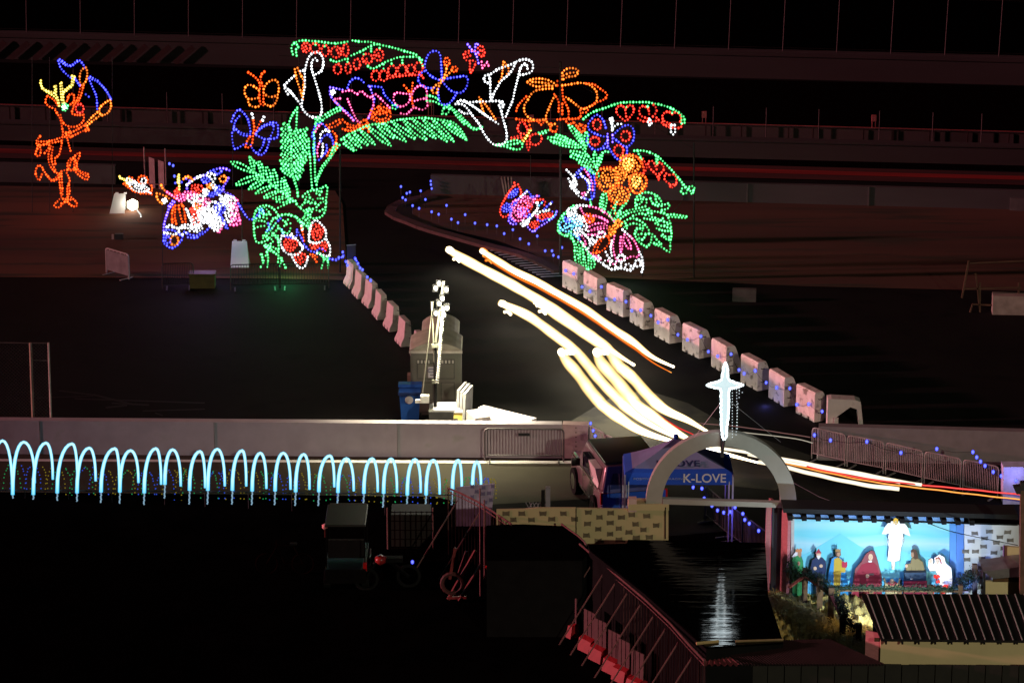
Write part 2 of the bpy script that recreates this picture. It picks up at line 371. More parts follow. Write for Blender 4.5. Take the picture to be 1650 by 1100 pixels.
a = G(1318, 742); tt = thing('white_post', 'thin white post behind the first barricade of the right row', 'post', a); MB().box(a + Vector((0,.12,.5)), (.05,.05,1.0)).build('post', whitewall, tt)
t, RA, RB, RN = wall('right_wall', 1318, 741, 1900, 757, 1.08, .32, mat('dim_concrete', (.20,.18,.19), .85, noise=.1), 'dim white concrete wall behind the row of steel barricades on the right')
# barricades behind the truck running towards the trails
for i, (u0, v0, u1, v1, lab) in enumerate(((949,738,975,752,'barricade panel at the end of the long wall, blue bulbs on it'),(976,753,1005,768,'barricade panel just behind the roof of the silver truck'),)):
    barricade('pedestrian_barricade', lab, G(u0, v0), G(u1, v1), 1.05, 10, mat('dull_steel', (.30,.28,.27), .5, .4), 'barricades by the truck', r=.03)
# barricades in the dark gateway
for i, (u0, v0, u1, v1) in enumerate(((1136,838,1172,868),(1174,869,1205,892),(1207,893,1236,915))):
    barricade('pedestrian_barricade', ['farthest dark barricade seen through the gateway under blue bulbs','middle dark barricade seen through the gateway','nearest dark barricade seen through the gateway beside the red shed wall'][i], G(u0, v0), G(u1, v1), 1.05, 14, dsteel, 'barricades in the gateway')
# barricades below the left pillar and on the grass
for i, (u0, v0, u1, v1, lab) in enumerate(((262,466,312,465,'dark barricade on the grass edge below the violet lighted figure'),(372,468,450,466,'dark barricade in front of the white sandwich board'),(452,466,530,465,'dark barricade at the foot of the left pillar'))):
    barricade('pedestrian_barricade', lab, G(u0, v0), G(u1, v1), .95, 18, dsteel, 'dark barricades by the arch', r=.018)
barricade('pedestrian_barricade', 'grey leaning barricade with pink lit rails on the grass at far left', G(172,440), G(208,451), .95, 6, mat('dull_steel', (.30,.28,.27), .5, .4), r=.03)
p = G(172,440); q = G(208,451); tt = thing('banner', 'grey mesh banner tied to the far left barricade on the grass', 'banner', p)
MB().hexa([p+Vector((0,-.04,.15)), q+Vector((0,-.04,.15)), q+Vector((0,-.02,.15)), p+Vector((0,-.02,.15)), p+Vector((0,-.04,.9)), q+Vector((0,-.04,.9)), q+Vector((0,-.02,.9)), p+Vector((0,-.02,.9))]).build('mesh_cloth', mat('grey_mesh_cloth', (.10,.10,.10), .9), tt)

# ------------------------------------------------------------------ concrete barriers
def jersey(a, b, prof, m, lab, grp, notch=True, extra=None):
    """prof: (offset to the right, z) polygon; length from a (far) to b (near)"""
    d = (b-a).normalized(); n = Vector((d.y, -d.x, 0)); n = n if n.x > 0 else -n; L = (b-a).length; up = Vector((0,0,1))
    t = thing('concrete_barrier', lab, 'barrier', a, grp)
    mb = MB()
    segs = [(0,.22,0),(.22,.34,.09),(.34,.62,0),(.62,.74,.09),(.74,1,0)] if notch else [(0,1,0)]
    for s0, s1, zb in segs:
        pr = [(x, max(z, zb)) for x, z in prof]
        f0 = [a + d*(L*s0) + n*x + up*z for x, z in pr]; f1 = [a + d*(L*s1) + n*x + up*z for x, z in pr]; k = len(pr)
        mb.add(f0 + f1, [tuple(range(k))[::-1], tuple(range(k, 2*k))] + [(i, (i+1)%k, (i+1)%k+k, i+k) for i in range(k)])
    o = mb.build('concrete_block', m, t)
    bv = o.modifiers.new('soft_edges', 'BEVEL'); bv.width = .015; bv.segments = 2; bv.limit_method = 'ANGLE'
    for z in (.3, .75): 
        lp = MB(); c = b + n*(.18) + up*z; lp.tube([c + d*.0 - n*.05, c + d*.07 - n*.04, c + d*.07 + n*.04, c + n*.05], .013, 5).build('lifting_loop', dsteel, t)
    return t
right_prof = [(0,0),(0,.90),(.03,.97),(.30,.97),(.35,.90),(.66,.10),(.66,0)]
rowR = [(906,462),(940,479),(977,499),(1014.5,518),(1054,540.5),(1099,564.5),(1145.5,589.5),(1193,615.5),(1238,640),(1282,665)]
RP0, RP1 = G(906,462), G(1282,665); rdir = (RP1-RP0).normalized()
lr = ['at the foot of the right pillar, farthest of the right row','second from the arch in the right row','third from the arch in the right row','fourth from the arch in the right row','fifth from the arch in the right row, two blue bulbs on its face','sixth from the arch in the right row, bulb glowing on its end','seventh from the arch, just above and behind the lit star','heavily streaked one right of the lit star','pale one with a bulb in the middle, second from the last whole one','last whole one, beside the broken block, its end lit yellowish']
for i, (u, v) in enumerate(rowR):
    a = G(u, v); L = 1.08
    yw = Matrix.Rotation(random.uniform(-.07,.07), 3, 'Z'); jersey(a, a + (yw @ rdir)*L, right_prof, barrier_m, 'concrete barrier ' + lr[i], 'concrete barriers right of the lane')
left_prof = [(-.16,0),(-.16,.10),(-.05,.32),(0,.88),(.19,.88),(.22,.32),(.30,.1),(.30,0)]
rowL = [(560,456),(573.5,472),(589.5,487),(606,505),(624,524),(643,548),(668,572)]
LP0, LP1 = G(560,456), G(668,572); ldir = (LP1-LP0).normalized()
ll = ['farthest one of the left row, next to the dark sign','second from the arch in the left row','third from the arch in the left row','fourth from the arch in the left row','fifth from the arch in the left row','sixth in the left row, the last one fully in view','seventh in the left row, half hidden behind the portable toilets']
for i, (u, v) in enumerate(rowL):
    a = G(u, v); yw = Matrix.Rotation(random.uniform(-.06,.06), 3, 'Z'); jersey(a, a + (yw @ ldir)*.80, left_prof, barrier_clean, 'pink lit concrete barrier ' + ll[i], 'concrete barriers left of the lane')
# broken block at the end of the right row
a = G(1333, 690); t = thing('broken_barrier', 'broken concrete block with a hole through it, end of the right row', 'barrier', a)
d = rdir; n = Vector((-d.y, d.x, 0)); n = n if n.x > 0 else -n; up = Vector((0,0,1))
prof = [(0,0),(0,.95),(.12,.97),(.85,.93),(1.02,.86),(1.12,.1),(.98,.08),(.92,.62),(.70,.70),(.26,.36),(.22,.04)]
MB().prism(prof, Vector((1,0,0)), up, Vector((0,1,0)), a + Vector((0,0,0)), .45).build('concrete_block', barrier_clean, t)
MB().box(a + Vector((.26,-.08,.2)), (.13,.1,.36)).build('rubble_piece', barrier_clean, t)

# white lit blocks beside the light tower
def block(u0, v0, u1, v1, h, th, m, lab, nm='concrete_barrier', cat='barrier'):
    return wall(nm, u0, v0, u1, v1, h, th, m, lab, cat)
for k, (u, v, h) in enumerate(((734,690,1.25),(739,693,1.25),(744,696,1.25))):
    p = G(u, v); tt = thing('folding_panel', ['rearmost grey panel leaning in the stack right of the toilet','middle grey panel leaning in the stack right of the toilet','front grey panel of the stack right of the toilet'][k], 'panel', p, 'grey panels beside the toilet')
    MB().hexa([p, p+Vector((.08,0,0)), p+Vector((.3,.9,0)), p+Vector((.22,.9,0)), p+Vector((.05,0,h)), p+Vector((.13,0,h)), p+Vector((.35,.9,h)), p+Vector((.27,.9,h))]).build('board', mat('grey_panel', (.42,.42,.40), .7), tt)
a = G(754,705); jersey(a, a + Vector((.28,-.75,0)), [(-.1,0),(-.05,.9),(.42,.9),(.52,.7),(.55,0)], barrier_clean, 'overexposed white concrete barrier right of the light tower', None, False)
a, b = G(768,704), G(853,725); n = Vector((-(b-a).y, (b-a).x, 0)).normalized()
tt = thing('concrete_barrier', 'long low white barrier lit blindingly by the light tower', 'barrier', a)
MB().hexa([a, b, b+n*.5, a+n*.5, a+Vector((0,0,.95))+n*.1, b+Vector((0,0,.95))+n*.1, b+Vector((0,0,.95))+n*.35, a+Vector((0,0,.95))+n*.35]).build('concrete_block', barrier_clean, tt)

# ================================================================== PORTABLE TOILETS, BIN, LIGHT TOWER
toil = mat('grey_green_plastic', (.15,.15,.12), .5, noise=.06); toil_d = mat('dark_grey_plastic', (.09,.09,.075), .55); toil_w = mat('pale_roof_plastic', (.36,.35,.27), .5)
def toilet(p, lab, front=True, wd=1.6, h=2.08):
    t = thing('portable_toilet', lab, 'toilet', p, 'portable toilets'); dp = 1.55
    MB().box(p + Vector((wd/2, dp/2, h/2)), (wd, dp, h)).build('cabin', toil, t)
    mb = MB(); pts = []
    n = 10
    for i in range(n+1):
        x = wd*i/n; z = h + .24*math.sin(math.pi*i/n)**.8; pts.append((x, z))
    poly = [(-.03, h-.02)] + [(x, z+.03) for x, z in pts] + [(wd+.03, h-.02)]
    MB().prism(poly, Vector((1,0,0)), Vector((0,0,1)), Vector((0,1,0)), p + Vector((0,-.04,0)), dp+.08).build('roof', toil_w, t)
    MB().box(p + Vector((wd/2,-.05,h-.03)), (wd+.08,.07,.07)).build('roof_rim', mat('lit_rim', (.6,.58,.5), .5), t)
    if front:
        for s in (0, 1):
            x0 = .22 if s == 0 else wd-.62
            vt = MB().box(p + Vector((x0+.2,-.012,h-.36)), (.44,.02,.17)).build('vent', toil_d, t)
            for k in range(4): MB().box(p + Vector((x0+.03+.11*k,-.025,h-.36)), (.055,.012,.10)).build('vent_slot', mat('pale_plastic', (.5,.5,.44), .5), vt)
        for x0, x1, z0, z1 in ((.2,.72,.45,1.05),(.95,1.4,.45,1.05),(.2,1.4,1.15,1.68)):
            MB().box(p + Vector(((x0+x1)/2,-.012,(z0+z1)/2)), (x1-x0,.02,z1-z0)).build('moulded_panel', toil_d, t)
            MB().box(p + Vector(((x0+x1)/2,-.02,(z0+z1)/2)), (x1-x0-.07,.02,z1-z0-.07)).build('moulded_panel', toil, t)
        MB().box(p + Vector((.74,-.045,1.38)), (.36,.015,.36)).build('notice', whitewall, t)
        MB().tube([p + Vector((.66+.11*math.cos(a_*math.pi/6), -.058, 1.44+.06*math.sin(a_*math.pi/6))) for a_ in range(12)], .012, 4, closed=True).build('notice_print', mat('navy_print', (.03,.04,.15), .6), t)
        MB().box(p + Vector((.72,-.056,1.30)), (.2,.008,.025)).build('notice_print', dsteel, t)
        MB().box(p + Vector((1.2,-.035,.28)), (.28,.02,.06)).build('latch', mat('pale_plastic', (.5,.5,.44), .5), t)
    MB().box(p + Vector((wd/2, dp/2-.05, .06)), (wd+.1, dp+.16, .12)).build('skid_base', toil_d, t)
    return t
toilet(G(662,666), 'front grey green portable toilet with a white notice, behind the light tower')
toilet(G(681,640), 'second portable toilet, only its curved roof showing behind the front one', False, 1.15)
bl = mat('blue_plastic', (.02,.10,.42), .45, noise=.05); p = G(661, 674)
t = thing('wheelie_bin', 'blue wheeled rubbish bin with a round white sticker', 'bin', p)
mb = MB(); mb.hexa([p+Vector(q) for q in ((-.27,-.2,0),(.27,-.2,0),(.27,.3,0),(-.27,.3,0),(-.33,-.28,.95),(.33,-.28,.95),(.33,.38,.95),(-.33,.38,.95))]); mb.build('bin_body', bl, t)
MB().box(p+Vector((0,.05,.90)), (.72,.72,.09)).build('rim', mat('dark_blue_plastic', (.012,.03,.12), .4), t)
MB().box(p+Vector((0,.3,1.03)), (.74,.3,.10)).build('lid', bl, t); MB().tube([p+Vector((-.34,.42,.98)), p+Vector((.36,.42,.98))], .025, 6).build('handle', bl, t)
MB().prism([(.13*math.cos(i*math.pi/8), .13*math.sin(i*math.pi/8)) for i in range(16)], Vector((1,0,0)), Vector((0,-.08,1)).normalized(), Vector((0,-1,-.08)).normalized(), p+Vector((-.02,-.265,.70)), .012).build('sticker', whitewall, t)
for s in (-.27,.3): MB().prism([(.11*math.cos(i*math.pi/8), .11*math.sin(i*math.pi/8)) for i in range(16)], Vector((0,1,0)), Vector((0,0,1)), Vector((1,0,0)), p+Vector((s,-.1,.11)), .06).build('wheel', rubber, t)
p = G(660,655); t = thing('cardboard_box', 'open cream box standing behind the blue bin', 'box', p + Vector((0,0,0)))
MB().box(p+Vector((.05,0,.55)), (.22,.3,1.1)).build('box_side', mat('cream_card', (.42,.39,.27), .8), t); MB().box(p+Vector((.33,0,.52)), (.2,.26,1.04)).build('box_side', mat('cream_card2', (.28,.26,.17), .8), t)
# light tower
tw0 = G(702, 712); tw = tw0 + Vector((0,0,.62)); t = thing('light_tower', 'tall portable light tower with a cluster of blazing floodlights and a coiled cable', 'light tower', tw0)
MB().box(tw0+Vector((.18,.1,.33)), (1.0,.9,.5)).build('chassis', dsteel, t)
yel = mat('pale_steel', (.16,.16,.13), .6, .1)
mast_top = tw + Vector((.28,0,4.55))
MB().tube([tw+Vector((0,0,.4)), tw+Vector((.0,0,2.6))], .055, 8).build('mast', rubber, t)
MB().tube([tw+Vector((.0,0,2.5)), mast_top], .04, 8).build('mast_extension', yel, t)
MB().tube([tw+Vector((-.42,0,.75)), tw+Vector((-.05,0,3.9))], .018, 6).build('stay_rod', yel, t)
MB().tube([tw+Vector((-.1,-.02,3.9)), tw+Vector((-.02,-.02,1.9))], .025, 6).build('stay_rod', yel, t)
coil = []; 
for i in range(170):
    s = i/169; coil.append(tw + Vector((.26-.2*s + .045*math.cos(i*1.2), -.06 + .045*math.sin(i*1.2), 3.75-2.45*s)))
MB().tube(coil, .016, 4).build('coiled_cable', mat('white_cable', (.8,.8,.75), .4), t)
MB().box(tw+Vector((.18,.1,.25)), (.75,.8,.42)).build('trailer', mat('trailer_grey', (.07,.07,.065), .5), t)
MB().box(tw+Vector((.28,.1,.49)), (.7,.75,.06)).build('trailer_lid', whitewall, t)
MB().box(tw+Vector((-.32,-.2,.85)), (.26,.2,.22)).build('winch', mat('white_steel', (.75,.75,.7), .4), t)
MB().box(tw+Vector((-.5,-.22,.78)), (.22,.1,.1)).build('winch', mat('white_steel', (.75,.75,.7), .4), t)
for z in (1.35, 2.5): MB().box(tw+Vector((0,-.02,z)), (.2,.12,.1)).build('clamp', yel, t)
lampE = glow('floodlight_lens', (1,.85,.45), (1,.98,.88), 3, 14, sampled=False)
for k, (x, z, sx, rot) in enumerate(((.02,4.35,.15,.5),(.12,4.5,.15,.4),(.34,4.3,.17,-.2),(.22,4.02,.16,.3),(.12,3.86,.15,0),(.36,3.72,.18,.2),(.02,3.55,.15,0),(.26,3.5,.18,.5))):
    c = tw + Vector((x, -.02, z)); hd = MB().box(c, (sx, .14, .24), 0).build('floodlight_head', rubber, t)
    MB().ball(c + Vector((.02,-.08,0)), .07, 1.2).build('lens', lampE, hd, smooth=True)
def lamp(name, kind, loc, energy, col, target=None, size=.1, spot=None, blend=.5, parent=None):
    l = bpy.data.lights.new(name, kind); l.energy = energy; l.color = col
    if kind in ('POINT', 'SPOT'): l.shadow_soft_size = size
    if kind == 'SPOT': l.spot_size = math.radians(spot); l.spot_blend = blend
    o = bpy.data.objects.new(name, l); C.objects.link(o); o.location = loc
    if target is not None: o.rotation_euler = (Vector(target) - Vector(loc)).to_track_quat('-Z', 'Y').to_euler()
    return o
lamp('light_tower_lamp', 'SPOT', tw + Vector((.5,.1,4.4)), 4500, (1,.93,.72), G(812,700), .15, 62, .7)
lamp('light_tower_glow', 'SPOT', tw + Vector((.25,-.45,4.2)), 2900, (1,.93,.62), tw + Vector((.3,-.5,0)), .25, 108, .95)
lamp('light_tower_spill', 'POINT', tw + Vector((.25,-.45,4.3)), 420, (1,.93,.70), None, .25)
p = G(730, 690); tt = thing('grit_box', 'yellow box against the long wall at the foot of the light tower', 'box', p)
MB().box(p+Vector((.1,0,.3)), (.62,.5,.6)).build('box_body', mat('yellow_plastic', (.62,.48,.12), .5), tt); MB().box(p+Vector((.1,0,.63)), (.66,.54,.06)).build('lid', mat('white_steel', (.75,.75,.7), .4), tt)

# small floodlight on the grass with its cable
p = G(214, 341); t = thing('ground_floodlight', 'blazing small floodlight standing on the grass under the white lighted figure', 'floodlight', p)
MB().tube([p, p+Vector((0,0,.18))], .03, 6).build('stand', dsteel, t)
MB().ball(p+Vector((0,-.02,.28)), .25).build('lens', lampE, t, smooth=True)
MB().tube(smooth_pts([p+Vector((.15,-.05,.2)), p+Vector((.2,-.2,.1)), p+Vector((.36,-.6,.05)), p+Vector((.42,-1.0,.06))], .15), .028, 6).build('lit_tube', glow('lit_tube', (.8,.8,.7), (1,1,.95), .8, 1.6), t)
lamp('ground_floodlight_lamp', 'POINT', p + Vector((-.15,-.5,.5)), 14, (1,.9,.7), None, .1)
def aboard(u, v, lab, h=1.0, wd=.68, lean=.0):
    p = G(u, v); t = thing('sandwich_board', lab, 'sign board', p, None)
    for s, y in ((-1,0),(1,.55)):
        MB().hexa([p+Vector(q) for q in ((0,y,0),(wd,y,0),(wd,y+.04,0),(0,y+.04,0),(.07+lean,.26,h),(wd-.07+lean,.26,h),(wd-.07+lean,.30,h),(.07+lean,.30,h))]).build('board', whitewall if s<0 else mat('board_back', (.3,.32,.3), .7), t)
    for x in (.18, .5): MB().box(p+Vector((x+lean,.28,h+.02)), (.12,.05,.06)).build('hinge', whitewall, t)
aboard(371, 432, 'white sandwich board beside the left pillar on the grass', .95)
aboard(176, 345, 'grey sandwich board beside the blazing ground floodlight', .75, .58, .12)
p = G(192, 386); t = thing('junction_box', 'small grey electrical box lying on the dark grass', 'box', p); MB().box(p+Vector((0,0,.12)), (.3,.2,.22)).build('case', dsteel, t); MB().box(p+Vector((-.24,0,.1)), (.07,.08,.2)).build('plug', mat('pink_board', (.5,.36,.34), .8), t)
p = G(326, 466); t = thing('planter', 'olive tub standing on the grass edge below the violet figure', 'tub', p); MB().box(p+Vector((0,.2,.28)), (.9,.45,.5)).build('tub', mat('olive_plastic', (.07,.075,.02), .7), t); MB().box(p+Vector((0,.2,.55)), (.96,.5,.05)).build('rim', mat('olive_plastic', (.07,.075,.02), .7), t)
p = G(561, 445); t = thing('sign_board', 'dark framed sign on the first barrier of the left row', 'sign', p); MB().box(p+Vector((.12,.1,.78)), (.32,.05,.7), .3).build('panel', dsteel, t); MB().box(p+Vector((.12,.12,1.14)), (.34,.05,.03), .3).build('frame', steel, t); MB().box(p+Vector((.12,.1,.2)), (.05,.05,.45)).build('post', dsteel, t)
# gate behind the floodlight
a, b = G(232, 296), G(262, 306); t = thing('wire_gate', 'dark wire gate with pale panels above the blazing floodlight', 'gate', a)
for k, (x, y, h) in enumerate(((234,296,1.5),(268,298,1.5))): p = G(x, y); MB().tube([p, p+Vector((0,0,h))], .03, 5).build('post', mat('pinkish_steel', (.25,.14,.14), .6), t)
for u, v, w_, h in ((241,300,.26,1.2),(256,305,.26,1.2)):
    p = G(u, v); MB().hexa([p, p+Vector((w_,-.35,0)), p+Vector((w_,-.3,0)), p+Vector((0,.05,0)), p+Vector((0,0,h)), p+Vector((w_,-.35,h)), p+Vector((w_,-.3,h)), p+Vector((0,.05,h))]).build('gate_panel', mat('pink_grey_panel', (.16,.11,.11), .8), t)
MB().bar(G(234,296,1.5), G(268,298,1.5), .03).build('top_rail', mat('pinkish_steel', (.25,.14,.14), .6), t)

# chain link fence at the far left behind the long wall
t = thing('chain_link_fence', 'tall chain link fence with two posts at the left edge behind the long wall', 'fence', G(60, 722))
cp_ = flat(G(60, 722)); cd = (G(77,722)-G(-60,720)).normalized(); cd.z = 0
for u, r, m in ((49,.045,mat('tan_post', (.36,.29,.20), .6)),(78,.03,mat('pale_post', (.55,.5,.42), .5))):
    b = RP(u, 552, cp_, cd); b0 = Vector((b.x-.03, b.y, 0)); MB().tube([b0, b], r, 8).build('post', m, t)
tl = RP(-60, 551, cp_, cd); tr = RP(79, 553, cp_, cd)
MB().tube([tl, tr], .014, 5).build('rail', yel, t); MB().tube([RP(49,580,cp_,cd), RP(79,581,cp_,cd)], .012, 5).build('rail', yel, t)
mb = MB(); H = tl.z; X0, X1 = tl.x, tr.x; y_ = tl.y + .02
k = X0 - H
while k < X1:
    for sgn in (1, -1):
        a = Vector((k, y_, 0)) if sgn > 0 else Vector((k, y_, H)); b = Vector((k+H, y_, H)) if sgn > 0 else Vector((k+H, y_, 0))
        t0 = max(0, (X0-k)/H); t1 = min(1, (X1-k)/H)
        if t1 > t0: mb.bar(a.lerp(b, t0), a.lerp(b, t1), .006)
    k += .11
mb.build('wire_mesh', mat('mesh_wire', (.07,.06,.055), .6), t, kind='stuff')

# bleacher frame and white tank at the right edge
t = thing('bleacher_frame', 'dark brown steel frame of a small bleacher at the right edge', 'bleacher', G(1560, 500))
bm_ = mat('brown_frame_steel', (.10,.055,.03), .7); bp = flat(G(1560,503)); bd = Vector((1,.0,0))
for u0, v0, u1, v1 in ((1563,424,1680,419),(1555,465,1645,463),(1567,490,1680,495),(1561,420,1550,480),(1572,440,1579,500),(1579,455,1579,503),(1567,490,1563,503),(1642,455,1641,480)):
    MB().bar(RP(u0, v0, bp, bd), RP(u1, v1, bp, bd), .06, .05).build('bar', bm_, t)
wall('white_tank', 1599, 507, 1760, 510, .68, .5, mat('tank_paint', (.32,.28,.24), .7), 'off white tank trailer cut off by the right edge behind the bleacher frame', cat='tank')

# ================================================================== TRUCK
def truck():
    P0 = G(1021, 850); yaw = math.radians(12)
    fx = Vector((-math.sin(yaw), math.cos(yaw), 0)); rx = Vector((math.cos(yaw), math.sin(yaw), 0)); up = Vector((0,0,1))
    paint = mat('silver_grey_car_paint', (.20,.13,.15), .3, .3, noise=.03, coat=.8); blue_lit_p = mat('blue_lit_car_paint', (.015,.08,.42), .4, .1, noise=.03, coat=.3); glass = mat('dark_tinted_glass', (.02,.02,.03), .08, 0, noise=.02, spec=.8)
    chrome = mat('chrome', (.7,.7,.7), .15, 1.0); roofp = mat('black_gloss', (.008,.008,.009), .35)
    t = thing('silver_truck', 'silver truck, tailgate blue lit, seen from behind by the tent, its left side pink lit', 'truck', P0)
    def W(x, y, z): return P0 + rx*x + fx*(y*.78) + up*z
    def hx(x0,x1,y0,y1,z0,z1, tx=0, ty0=0, ty1=0):
        return MB().hexa([W(x0,y0,z0),W(x1,y0,z0),W(x1,y1,z0),W(x0,y1,z0),W(x0+tx,y0+ty0,z1),W(x1-tx,y0+ty0,z1),W(x1-tx,y1-ty1,z1),W(x0+tx,y1-ty1,z1)])
    def bev(o, w_=.06):
        m = o.modifiers.new('rounding', 'BEVEL'); m.width = w_; m.segments = 3; m.limit_method = 'ANGLE'; o.data.shade_smooth(); return o
    bev(hx(-.98,.98,0,5.0,.45,1.12,.04,.02,.1).build('body', paint, t), .09)
    bev(hx(-.96,.96,.05,4.0,1.10,1.90,.16,.14,.75).build('cabin', paint, t), .1)
    bev(hx(-.82,.82,.25,3.1,1.885,1.95,.03,.03,.03).build('roof_panel', roofp, t), .02)
    hx(-.93,.93,-.03,.02,.62,1.10).build('tailgate', blue_lit_p, t); hx(-.90,.90,-.005,.03,1.12,1.86,.14,.14,-.14).build('rear_panel', mat('violet_blue_lit_paint', (.05,.06,.22), .4, .1), t)  # rear parts coloured blue for tent light on a silver body
    hx(-.70,.70,-.02,.03,1.22,1.66,.1,.10,-.1).build('rear_window', mat('blue_lit_glass', (.02,.03,.12), .1, 0, noise=.02, spec=.8), t)
    hx(-.985,-.93,.45,1.55,1.16,1.74,.13,.05,.0).build('side_window', mat('glare_painted_glass', (.85,.75,.75), .3, .1, noise=.02), t); hx(-.985,-.93,1.65,2.9,1.16,1.74,.13,.0,.45).build('side_window', glass, t)  # first pane: pale pink colour paints in the window glare
    hx(.93,.985,.45,1.55,1.16,1.74,-.13,.05,0).build('side_window', glass, t)
    hx(-1.0,1.0,-.14,.06,.42,.60).build('bumper', chrome, t)
    hx(-.985,-.78,-.02,.06,.78,1.12).build('tail_light', mat('red_lens', (.45,.01,.01), .2, coat=.6), t); hx(.78,.985,-.02,.06,.78,1.12).build('tail_light', mat('red_lens', (.45,.01,.01), .2, coat=.6), t)
    hx(-.16,.16,-.03,.0,.66,.80).build('number_plate', whitewall, t); hx(-.98,.98,-.012,.005,.72,.745).build('tailgate_seam', rubber, t)
    hx(-1.0,-.978,.5,4.6,1.10,1.14).build('belt_trim', chrome, t); hx(-1.0,-.975,.6,4.2,.47,.53).build('sill_trim', chrome, t)
    for y in (1.6, 2.75): hx(-1.0,-.99,y,y+.02,.55,1.1).build('door_seam', rubber, t); 
    for y in (1.35, 2.5): hx(-1.015,-.985,y,y+.16,.98,1.02).build('door_handle', chrome, t)
    bev(hx(-1.28,-1.02,3.05,3.2,1.15,1.38).build('wing_mirror', roofp, t), .03)
    for x in (-.92, .92):
        for y in (.95, 4.1):
            wh = MB().prism([(.40*math.cos(i*math.pi/12), .40*math.sin(i*math.pi/12)) for i in range(24)], fx, up, rx, W(x,y,.40) - rx*.13, .26).build('wheel', rubber, t)
            MB().prism([(.24*math.cos(i*math.pi/8), .24*math.sin(i*math.pi/8)) for i in range(16)], fx, up, rx, W(x,y,.40) - rx*.14, .28).build('rim', chrome, wh)
truck()

# ================================================================== CANOPY TENT
def tent():
    blu = mat('blue_canopy_cloth', (.010,.07,.50), .8, noise=.05); wht = mat('pale_violet_cloth', (.17,.18,.36), .8, noise=.05); navy = mat('navy_lettering', (.012,.02,.10), .8)
    a = G(1006, 886); d = Vector((1, .0, 0)).normalized(); n = Vector((0, 1, 0)).normalized(); W_ = 3.02; up = Vector((0,0,1)); h = 1.95
    b = a + d*W_; t = thing('canopy_tent', 'blue and pale K-LOVE pop up tent behind the archway', 'tent', a)
    cor = [a, b, b + n*1.6, a + n*1.6]; pk = a + d*1.45 + n*.8 + up*3.08
    names = [0,1,2,3]; 
    for i in range(4):
        p, q = cor[i], cor[(i+1)%4]; e0, e1 = p + up*(h+.36), q + up*(h+.36)
        # concave roof panel, top part pale, hem blue
        rows = 7; mb = MB(); mb2 = MB()
        def pt(s, f): 
            base = e0.lerp(e1, s); r_ = base.lerp(pk, f); r_ = r_ - up*(.10*math.sin(math.pi*f)*(.6+.4*math.sin(math.pi*s))); return r_
        for r0 in range(rows):
            for c in range(6):
                f0, f1 = r0/rows, (r0+1)/rows; s0, s1 = c/6, (c+1)/6
                (mb2 if r0 < 1 else mb).add([pt(s0,f0), pt(s1,f0), pt(s1,f1), pt(s0,f1)], [(0,1,2,3)])
        o = mb.build('roof_panel', wht if i in (0,1) else wht, t, smooth=True); o2 = mb2.build('roof_hem', blu, t, smooth=True)
        # valance
        dd = (q-p).normalized(); nn = Vector((dd.y, -dd.x, 0)); hv = MB()
        hv.hexa([p+up*h, q+up*h, q+up*h-nn*.01, p+up*h-nn*.01, e0, e1, e1-nn*.01, e0-nn*.01]); vo = hv.build('valance', blu, t)
        if i == 0:
            ud = up
            text_mesh('lettering', 'K-LOVE', .36, a + d*(W_*.735) + up*(h+.19) - n*.02, d, up, whitewall, vo, sx=1.0)
            text_mesh('lettering', 'POSITIVE ENCOURAGING', .085, a + d*(W_*.32) + up*(h+.18) - n*.02, d, up, mat('pale_blue_print', (.18,.24,.5), .8), vo, sx=1.5)
            r0v = (pt(.5,.5)-pt(.5,.25)).normalized(); nrm = d.cross(r0v)
            text_mesh('lettering', 'K-LOVE', .28, pt(.5,.30) + nrm*(.06), d, r0v, navy, o, sx=1.3)
    for k, c in enumerate(cor):
        MB().bar(c, c + up*(h+.3), .045).build('leg', mat('white_leg_paint', (.5,.5,.6), .4, .3), t)
        q = c + d*(.10 if k in (0, 3) else -.10)
        MB().bar(q, q + up*(h+.1), .03).build('leg', mat('white_leg_paint', (.5,.5,.6), .4, .3), t)
    MB().ball(pk + up*.02, .09).build('finial', blu, t)
tent()

# ================================================================== GATEWAY, CREAM WALL, CROSS
GP = flat(G(1250, 955)); GX = Vector((1,0,0))
def gz(u, v, off=0): return RP(u, v, GP, GX, off)
def board(mb_name, pts, m, parent, th=.06, off=0.0):
    w3 = [gz(u, v, off) for u, v in pts]; n = Vector((0,1,0)); mb = MB(); k = len(w3)
    mb.add(w3 + [p + n*th for p in w3], [tuple(range(k))[::-1], tuple(range(k, 2*k))] + [(i, (i+1)%k, (i+1)%k+k, i+k) for i in range(k)])
    return mb.build(mb_name, m, parent)
gate = thing('arched_gateway', 'grey half round arch over the gateway with the lit star on top', 'archway', GP + Vector((-1,0,0)))
cpt = gz(1162, 811); Ro, Ri = 2.03, 1.60
mb = MB(); N_ = 40; ring = []
for i in range(N_+1):
    a_ = math.pi*i/N_; c, s = math.cos(a_), math.sin(a_); ring.append((Vector((c*Ro, 0, s*Ro*1.0)), Vector((c*Ri, 0, s*Ri*1.02))))
for (o0, i0), (o1, i1) in zip(ring, ring[1:]):
    q = [cpt+i0, cpt+o0, cpt+o1, cpt+i1]; mb.hexa(q + [p + Vector((0,.26,0)) for p in q])
mb.build('arch_ring', plaster, gate)
board('cross_beam', [(1068,812),(1265,818),(1265,810),(1068,804)], plaster, gate, .2, .05)
MB().bar(gz(1164,736,.03), gz(1164,690,.03), .09).build('star_post', dsteel, gate)
for u0, u1, m in ((1235,1243,red_wood),(1245,1253,dsteel)):
    a = gz(u0, 815); b = gz(u1, 815); MB().hexa([flat(a), flat(b), flat(b)+Vector((0,.25,0)), flat(a)+Vector((0,.25,0)), a, b, b+Vector((0,.25,0)), a+Vector((0,.25,0))]).build('post', m, gate)
